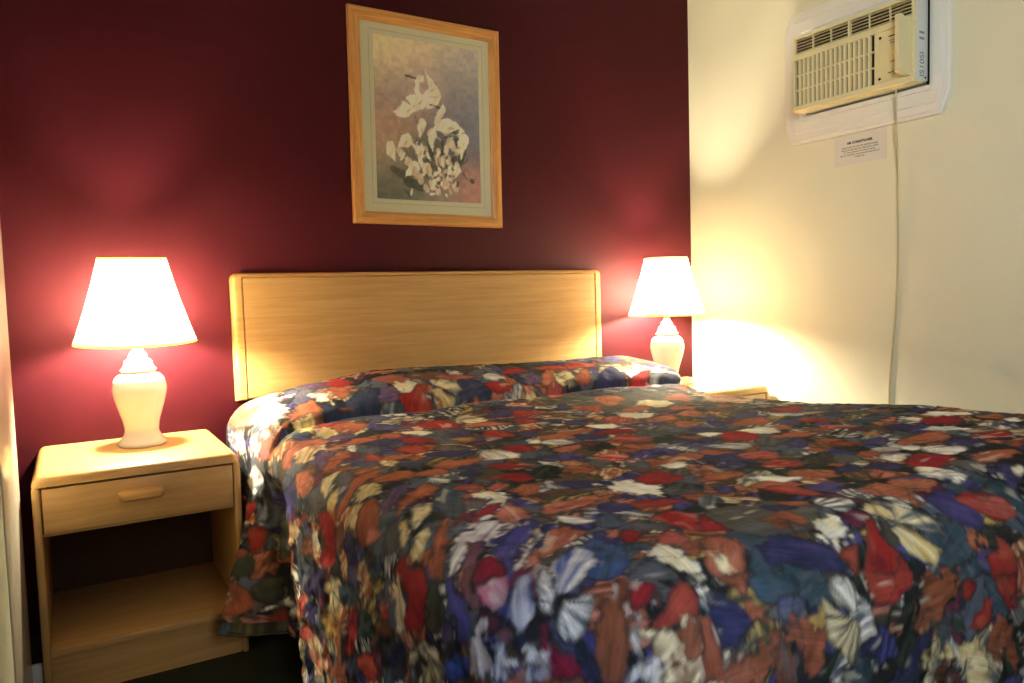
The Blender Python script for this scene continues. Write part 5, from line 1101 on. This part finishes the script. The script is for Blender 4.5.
 ('s','ochre','cream',[(352,2102),(351,2109),(347,2114),(343,2113),(340,2108),(337,2103),(339,2097),(344,2093),(348,2091),(352,2090),(355,2092),(355,2097)],None),
 ('b','grey','olive',[(773,1984),(745,1996),(694,2006),(636,1990),(606,1963),(597,1926),(610,1874),(664,1846),(727,1851),(773,1872),(818,1907),(805,1962)],None),
 ('b','rust','orange',[(899,1719),(881,1728),(857,1718),(830,1713),(802,1704),(789,1689),(803,1675),(818,1669),(842,1662),(877,1665),(892,1684),(896,1702)],None),
 ('b','rust','orange',[(1032,1835),(999,1844),(968,1841),(946,1830),(925,1812),(928,1790),(946,1774),(963,1763),(988,1762),(1014,1778),(1028,1796),(1036,1816)],None),
 ('b','white','cream',[(949,1818),(932,1814),(914,1810),(894,1799),(876,1781),(877,1764),(880,1753),(889,1744),(912,1750),(933,1766),(948,1782),(956,1805)],None),
 ('b','purple','violet',[(783,1740),(822,1736),(802,1786),(778,1786),(765,1766)],None),
 ('b','rust','orange',[(834,1770),(878,1774),(918,1809),(929,1844),(889,1846),(835,1825)],None),
 ('r','red','salmon',[(838,1810),(872,1802),(896,1826),(896,1876),(891,1904),(847,1894),(843,1848)],None),
 ('b','purple','violet',[(961,1894),(947,1903),(926,1907),(908,1898),(900,1886),(896,1872),(907,1852),(933,1843),(950,1848),(969,1853),(987,1863),(976,1884)],None),
 ('s','cream','orange',[(779,1851),(766,1862),(749,1864),(738,1849),(732,1835),(731,1816),(733,1803),(752,1798),(771,1798),(785,1806),(792,1825),(788,1842)],None),
 ('b','rust','orange',[(820,1924),(811,1930),(796,1931),(785,1919),(781,1907),(774,1897),(775,1886),(786,1886),(801,1890),(815,1896),(828,1906),(827,1918)],None),
 ('f','slate','white',[(873,1978),(859,1984),(839,1986),(822,1975),(815,1962),(820,1941),(835,1918),(861,1909),(877,1918),(885,1933),(894,1951),(889,1969)],(791,1950)),
 ('b','navy','purple',[(782,1935),(769,1934),(754,1933),(735,1931),(729,1915),(729,1905),(734,1895),(744,1885),(761,1888),(774,1899),(783,1910),(789,1925)],None),
 ('s','rust','brown',[(754,1992),(740,1996),(718,1990),(698,1985),(685,1971),(687,1952),(705,1938),(718,1934),(736,1932),(749,1947),(752,1966),(754,1979)],None),
 ('b','slate','white',[(721,1820),(696,1838),(669,1857),(653,1861),(659,1842),(669,1824),(684,1802),(705,1782),(725,1776),(736,1778),(749,1781),(741,1800)],None),
 ('r','red','crimson',[(635,1856),(628,1885),(609,1948),(579,1947),(561,1930)],None),
 ('s','cream','white',[(799,2031),(786,2039),(768,2038),(757,2029),(751,2019),(749,2006),(763,1994),(782,1992),(798,1993),(814,1997),(820,2010),(809,2022)],None),
 ('s','white','cream',[(750,2037),(742,2040),(732,2038),(724,2037),(714,2033),(712,2027),(719,2023),(727,2020),(736,2018),(746,2021),(749,2026),(751,2031)],None),
 ('b','teal','slate',[(611,2044),(596,2050),(576,2054),(562,2047),(564,2034),(568,2022),(580,2007),(604,1999),(620,2002),(633,2008),(640,2019),(630,2034)],None),
 ('b','rust','orange',[(526,1966),(555,1946),(577,1958),(592,1980),(572,2015),(547,2047),(496,2033),(498,2008)],None),
 ('s','cream','orange',[(539,2022),(528,2028),(519,2030),(509,2031),(502,2028),(502,2020),(508,2014),(515,2006),(525,2002),(533,2005),(537,2010),(540,2014)],None),
 ('b','navy','purple',[(605,2006),(648,1990),(681,2001),(711,2022),(739,2042),(742,2065),(750,2092),(689,2071),(632,2048),(596,2036)],None),
 ('r','red','rust',[(737,2051),(756,2044),(801,2042),(752,2095),(745,2088),(742,2065)],None),
 ('b','teal','slate',[(620,2083),(604,2090),(584,2094),(556,2088),(544,2075),(538,2063),(536,2048),(555,2039),(579,2042),(600,2048),(622,2057),(632,2072)],None),
 ('b','rust','orange',[(500,2022),(555,2038),(540,2057),(525,2067),(520,2054),(500,2046)],None),
 ('s','white','cream',[(496,2040),(490,2045),(481,2046),(476,2046),(468,2044),(467,2038),(472,2033),(477,2029),(484,2024),(493,2025),(496,2030),(497,2034)],None),
 ('b','navy','purple',[(453,2054),(482,2048),(504,2069),(521,2091),(521,2106),(480,2118),(452,2120),(454,2099),(453,2073)],None),
 ('s','rust','brown',[(588,2087),(580,2092),(564,2094),(551,2098),(532,2097),(523,2092),(524,2088),(524,2083),(536,2078),(553,2078),(566,2079),(580,2082)],None),
 ('r','rust','brown',[(436,2072),(448,2076),(452,2098),(452,2130),(450,2159),(404,2145)],None),
 ('b','olive','cream',[(448,2135),(482,2125),(514,2116),(512,2126),(478,2136),(452,2140)],None),
 ('b','slate','purple',[(628,2097),(625,2106),(610,2110),(596,2114),(581,2117),(568,2112),(564,2102),(566,2095),(572,2086),(589,2082),(605,2086),(617,2090)],None),
 ('s','brown','rust',[(454,2143),(506,2131),(556,2125),(579,2135),(551,2161),(517,2178),(448,2158)],None),
 ('s','rust','brown',[(648,2159),(638,2171),(628,2186),(608,2186),(586,2168),(576,2155),(572,2140),(580,2125),(599,2120),(616,2120),(640,2126),(654,2143)],None),
 ('s','ochre','orange',[(655,2133),(654,2137),(648,2140),(639,2137),(631,2133),(626,2128),(624,2124),(630,2121),(638,2121),(645,2121),(652,2123),(656,2128)],None),
 ('s','brown','grey',[(583,2169),(573,2179),(564,2185),(556,2191),(548,2186),(544,2172),(540,2158),(540,2144),(553,2137),(567,2143),(575,2148),(582,2156)],None),
 ('f','white','olive',[(680,2079),(712,2076),(732,2088),(730,2111),(733,2138),(709,2134),(684,2116),(680,2097)],(724,2144)),
 ('f','grey','cream',[(660,2098),(680,2124),(724,2144),(729,2150),(723,2210),(701,2205),(669,2180),(652,2160),(656,2133)],(724,2144)),
 ('b','green','dark',[(662,2195),(651,2205),(641,2209),(635,2205),(632,2200),(631,2192),(637,2180),(649,2174),(661,2171),(673,2170),(682,2180),(672,2188)],None),
 ('b','teal','green',[(722,2229),(718,2235),(705,2235),(694,2233),(678,2227),(665,2218),(667,2211),(675,2208),(684,2206),(700,2207),(712,2214),(717,2221)],None),
 ('b','teal','slate',[(1060,2102),(1040,2122),(1012,2128),(984,2126),(953,2121),(948,2104),(968,2085),(990,2068),(1024,2050),(1059,2050),(1065,2067),(1065,2083)],None),
 ('b','teal','green',[(1285,2102),(1257,2095),(1230,2078),(1207,2061),(1195,2035),(1208,2014),(1226,2009),(1245,2005),(1266,2015),(1274,2043),(1279,2066),(1286,2086)],None),
 ('b','char','olive',[(1220,2121),(1187,2125),(1147,2123),(1104,2121),(1060,2109),(1048,2096),(1052,2087),(1063,2077),(1100,2074),(1144,2084),(1177,2094),(1211,2107)],None),
 ('s','rust','orange',[(1102,1980),(1073,1988),(1039,1993),(989,1989),(963,1975),(953,1958),(958,1935),(999,1914),(1052,1914),(1088,1924),(1123,1940),(1127,1966)],None),
 ('s','white','olive',[(1202,1984),(1193,1989),(1173,1987),(1154,1975),(1147,1962),(1144,1946),(1164,1925),(1182,1926),(1195,1936),(1211,1945),(1224,1960),(1216,1976)],None),
 ('b','purple','navy',[(1327,2037),(1317,2034),(1306,2030),(1291,2023),(1285,2013),(1289,2005),(1293,1999),(1302,1996),(1313,2002),(1321,2013),(1328,2022),(1333,2032)],None),
 ('b','purple','navy',[(1036,1998),(1083,1987),(1129,1997),(1123,2027),(1137,2072),(1098,2085),(1065,2069),(1037,2037)],None),
 ('r','red','salmon',[(1098,2019),(1140,2010),(1190,2019),(1230,2044),(1237,2071),(1220,2083),(1184,2086),(1145,2074),(1122,2049)],None),
 ('f','cream','slate',[(955,1991),(980,2006),(999,2032),(1012,2054),(1004,2072),(975,2062),(944,2043),(914,2027)],(910,2028)),
 ('f','cream','ochre',[(903,1974),(925,1974),(935,1999),(929,2019),(899,2019),(888,2003),(881,1990)],(910,2028)),
 ('f','cream','ochre',[(883,2034),(921,2035),(946,2060),(976,2094),(940,2110),(919,2102),(897,2087),(883,2059)],(896,2026)),
 ('r','red','rust',[(857,2007),(879,2006),(857,2042),(865,2066),(874,2095),(875,2122),(759,2096)],None),
 ('b','olive','grey',[(893,2039),(891,2054),(884,2066),(873,2066),(864,2064),(856,2059),(855,2046),(863,2033),(873,2022),(889,2010),(898,2012),(896,2026)],None),
 ('s','rust','orange',[(1087,2103),(1080,2110),(1072,2115),(1064,2120),(1056,2118),(1050,2110),(1048,2103),(1049,2095),(1059,2090),(1070,2090),(1078,2091),(1086,2095)],None),
 ('r','red','rust',[(1069,2122),(1124,2118),(1132,2100),(1151,2112),(1173,2142),(1167,2182),(1092,2167)],None),
 ('r','red','rust',[(768,2088),(877,2111),(864,2128),(805,2140),(765,2138),(760,2112)],None),
 ('s','brown','rust',[(875,2186),(877,2141),(909,2118),(1009,2138),(996,2162),(963,2181),(905,2190)],None),
 ('r','red','brown',[(1039,2174),(1028,2179),(1019,2185),(1006,2187),(997,2180),(996,2170),(997,2160),(1001,2149),(1014,2145),(1024,2149),(1033,2153),(1045,2163)],None),
 ('r','red','rust',[(1091,2155),(1163,2169),(1168,2234),(1127,2232),(1099,2192)],None),
 ('r','red','rust',[(1008,2229),(1035,2215),(1068,2195),(1086,2201),(1074,2242),(1043,2243)],None),
 ('b','navy','char',[(804,2263),(830,2224),(876,2204),(906,2205),(880,2232),(846,2272)],None),
 ('s','ochre','cream',[(853,2259),(880,2238),(904,2217),(909,2235),(948,2258),(976,2241),(1041,2254),(1045,2297),(1030,2320),(1011,2323),(980,2279),(924,2258),(890,2254)],None),
 ('s','brown','rust',[(1146,2276),(1154,2293),(1140,2308),(1117,2310),(1091,2307),(1063,2299),(1048,2282),(1054,2266),(1060,2251),(1074,2239),(1098,2240),(1132,2261)],None),
 ('s','brown','dark',[(972,2299),(964,2306),(952,2310),(929,2309),(900,2294),(886,2282),(874,2270),(877,2261),(901,2263),(924,2268),(952,2276),(972,2288)],None),
 ('s','green','slate',[(1001,2234),(991,2239),(968,2234),(940,2221),(920,2210),(908,2199),(908,2190),(920,2188),(938,2190),(971,2200),(994,2215),(1001,2226)],None),
 ('b','olive','char',[(841,2164),(843,2172),(838,2180),(812,2179),(791,2173),(772,2166),(762,2161),(765,2153),(780,2149),(797,2148),(815,2146),(838,2156)],None),
 ('b','teal','dark',[(763,2235),(756,2242),(748,2246),(740,2250),(730,2244),(728,2234),(727,2226),(728,2215),(736,2210),(745,2213),(752,2217),(758,2223)],None),
]
CV = Canvas(S0 - 0.01, S1 + 0.01, T0 - 0.01, T1 + 0.01, 0.0026)
base_cloth(CV)
for i, (kind, c, c2, pts, ctr) in enumerate(BLOBS):
    pl = [(a / 1000.0, b / 1000.0) for a, b in pts]
    c_ = (ctr[0] / 1000.0, ctr[1] / 1000.0) if ctr else None
    mx = sum(p[0] for p in pl) / len(pl); my = sum(p[1] for p in pl) / len(pl)
    # long direction of the patch
    sxx = sum((p[0] - mx) ** 2 for p in pl); syy = sum((p[1] - my) ** 2 for p in pl); sxy = sum((p[0] - mx) * (p[1] - my) for p in pl)
    ang = 0.5 * math.atan2(2 * sxy, sxx - syy)
    SK = dict(seamk=1.0)
    if kind == 'f':     # striped petals
        CV.blob(pl, srgb(INK[c]), 0.002, 0.003, 0, 0.5, srgb(INK[c2]), 0.006, 1, i * 7, c_, 7, **SK)
    elif kind == 's':   # feathery splash
        CV.blob(pl, srgb(INK[c]), 0.006, 0.022, ang, 0.8, srgb(INK[c2]), 0.008, 0.95, i * 7, **SK)
    elif kind == 'r':   # rose: darker swirls
        CV.blob(pl, srgb(INK[c]), 0.002, 0.004, ang, 0.45, srgb(INK[c2]), 0.02, 1, i * 7, **SK)
    else:
        CV.blob(pl, srgb(INK[c]), 0.003, 0.006, ang, 0.55, srgb(INK[c2]), 0.007, 1, i * 7, **SK)
# dark veins and pale feathered strokes brushed over everything
px, py = CV.px + 0.012 * (vnoise(CV.px * 30, CV.py * 30, 51) - 0.5), CV.py + 0.012 * (vnoise(CV.px * 30 + 9, CV.py * 30 + 9, 52) - 0.5)
rg = np.abs(vnoise(px * 19 + 4, py * 19 + 4, 53) + 0.45 * vnoise(px * 48, py * 48, 54) - 0.72)
vein = (1 - sstep(0.012, 0.075, rg)) * sstep(0.35, 0.6, vnoise(px * 8, py * 8, 55)) * 0.45
CV.img = CV.img * (1 - vein[..., None]) + srgb((36, 40, 42)) * vein[..., None]
fe = sstep(0.74, 0.9, vnoise(CV.U * 24 + 60, CV.V * 80 + 60, 56)) * sstep(0.55, 0.75, vnoise(px * 9 + 40, py * 9, 57)) * 0.35
CV.img = CV.img * (1 - fe[..., None]) + srgb((196, 190, 172)) * fe[..., None]
sa, ta = spread_axes()
Sg, Tg = np.meshgrid(sa, ta, indexing='ij')
X, Y, Z = spread_pos(Sg, Tg)
ni, nj = Sg.shape
co = np.stack([X, Y, Z], -1).reshape(-1, 3)
cols = CV.sample(Sg, Tg).reshape(-1, 3)
faces = grid_faces(ni, nj, True)
# turned hem: the border folds back underneath
idx = np.arange(ni * nj).reshape(ni, nj)
loop = np.concatenate([idx[:, 0][::-1], idx[0, 1:], idx[1:, -1], idx[-1, 1:-1][::-1]])
P0 = co[loop]; cen = np.array([1.03, -0.95, 0.45])
head = (P0[:, 1] > -T0 - 0.002)
inw = cen - P0; inw[:, 2] = 0
inw /= np.linalg.norm(inw, axis=1)[:, None]
h1 = P0 + inw * 0.007 + np.array([0, 0, -0.003]) * (~head)[:, None] + np.array([0, 0, -0.006]) * head[:, None]
h2 = P0 + inw * 0.012 + np.array([0, 0, 0.035]) * (~head)[:, None] + np.array([0, -0.03, -0.012]) * head[:, None]
n0 = len(co); m_ = len(loop)
co = np.concatenate([co, h1, h2]); cols = np.concatenate([cols, cols[loop], cols[loop]])
a = loop; b = n0 + np.arange(m_); c = b + m_
rl = lambda q: np.roll(q, -1)
f1 = np.stack([a, rl(a), rl(b), b], -1); f2 = np.stack([b, rl(b), rl(c), c], -1)
faces = np.concatenate([faces, f1, f2])
sp = grid_mesh('bedspread', co, faces, dyed('printed_cotton', 0.85, 0.04, 0.5, 420, 0.0, 1.5, 0.16))
set_colours(sp.data, cols)
uu, vv = CV.near(Sg, Tg)
st_ = np.stack([uu + 2, vv + 2, np.zeros_like(uu)], -1).reshape(-1, 3); st_ = np.concatenate([st_, st_[loop], st_[loop]])
set_colours(sp.data, st_, 'stroke')
tag(sp, 'quilted bedspread in dark red, rust and purple painterly flowers covering the bed', 'bedspread')

# ------------------------------------------------------------------ light
W = bpy.data.worlds.new('World'); SC.world = W; W.use_nodes = True
bg = W.node_tree.nodes['Background']; bg.inputs['Color'].default_value = (0.92, 0.95, 1.0, 1); bg.inputs['Strength'].default_value = AMBIENT
# cool daylight slipping past the curtain behind the camera onto the corner of the bed
L = bpy.data.lights.new('daylight_gap', 'SPOT'); L.energy = 15; L.color = (0.42, 0.55, 1.0); L.spot_size = math.radians(15); L.spot_blend = 0.2; L.shadow_soft_size = 0.03
o = bpy.data.objects.new('daylight_gap', L); C.objects.link(o); o.location = (-0.2, -4.2, 1.5)
tgt = Vector((0.33, -2.02, 0.50)); o.rotation_euler = (tgt - o.location).to_track_quat('-Z', 'Y').to_euler()

# soft daylight from the window behind the camera
L = bpy.data.lights.new('window_daylight', 'AREA'); L.energy = WINDOW_W; L.color = (0.90, 0.95, 1.0); L.shape = 'RECTANGLE'; L.size = 0.6; L.size_y = 0.9; L.spread = math.radians(60)
o = bpy.data.objects.new('window_daylight', L); C.objects.link(o); o.location = (0.2, -3.9, 1.6)
o.rotation_euler = (Vector((0.60, -1.95, 0.50)) - o.location).to_track_quat('-Z', 'Y').to_euler()

# and from a second window, beside the first
L = bpy.data.lights.new('second_window_daylight', 'AREA'); L.energy = WINDOW2_W; L.color = (0.93, 0.98, 1.0); L.shape = 'RECTANGLE'; L.size = 0.8; L.size_y = 0.9; L.spread = math.radians(75)
o = bpy.data.objects.new('second_window_daylight', L); C.objects.link(o); o.location = (-0.5, -3.6, 1.6)
o.rotation_euler = (Vector((2.4, -1.2, 1.65)) - o.location).to_track_quat('-Z', 'Y').to_euler()

# ------------------------------------------------------------------ camera
cam = bpy.data.cameras.new('Camera'); co_ = bpy.data.objects.new('Camera', cam); C.objects.link(co_)
ya, pi_, ro, F = 0.5344, -0.0622, -0.0292, 749.58
f = Vector((math.sin(ya) * math.cos(pi_), math.cos(ya) * math.cos(pi_), math.sin(pi_)))
R = Vector((math.cos(ya), -math.sin(ya), 0)); Uv = R.cross(f)
R2 = math.cos(ro) * R + math.sin(ro) * Uv; U2 = -math.sin(ro) * R + math.cos(ro) * Uv
mt = Matrix(((R2.x, U2.x, -f.x), (R2.y, U2.y, -f.y), (R2.z, U2.z, -f.z))).to_4x4()
mt.translation = Vector((-0.2545, -2.7594, 1.0287)); co_.matrix_world = mt
cam.sensor_width = 36; cam.sensor_fit = 'HORIZONTAL'; cam.lens = F / 1024 * 36; cam.clip_start = 0.02
SC.camera = co_
SC.view_settings.view_transform = 'Standard'; SC.view_settings.look = 'None'; SC.view_settings.gamma = 1; SC.view_settings.exposure = EXPOSURE
SC.view_settings.use_curve_mapping = False
try:
    SC.cycles.use_denoising = True; SC.cycles.max_bounces = 8; SC.cycles.diffuse_bounces = 5; SC.cycles.sample_clamp_indirect = 4.0
except Exception: pass
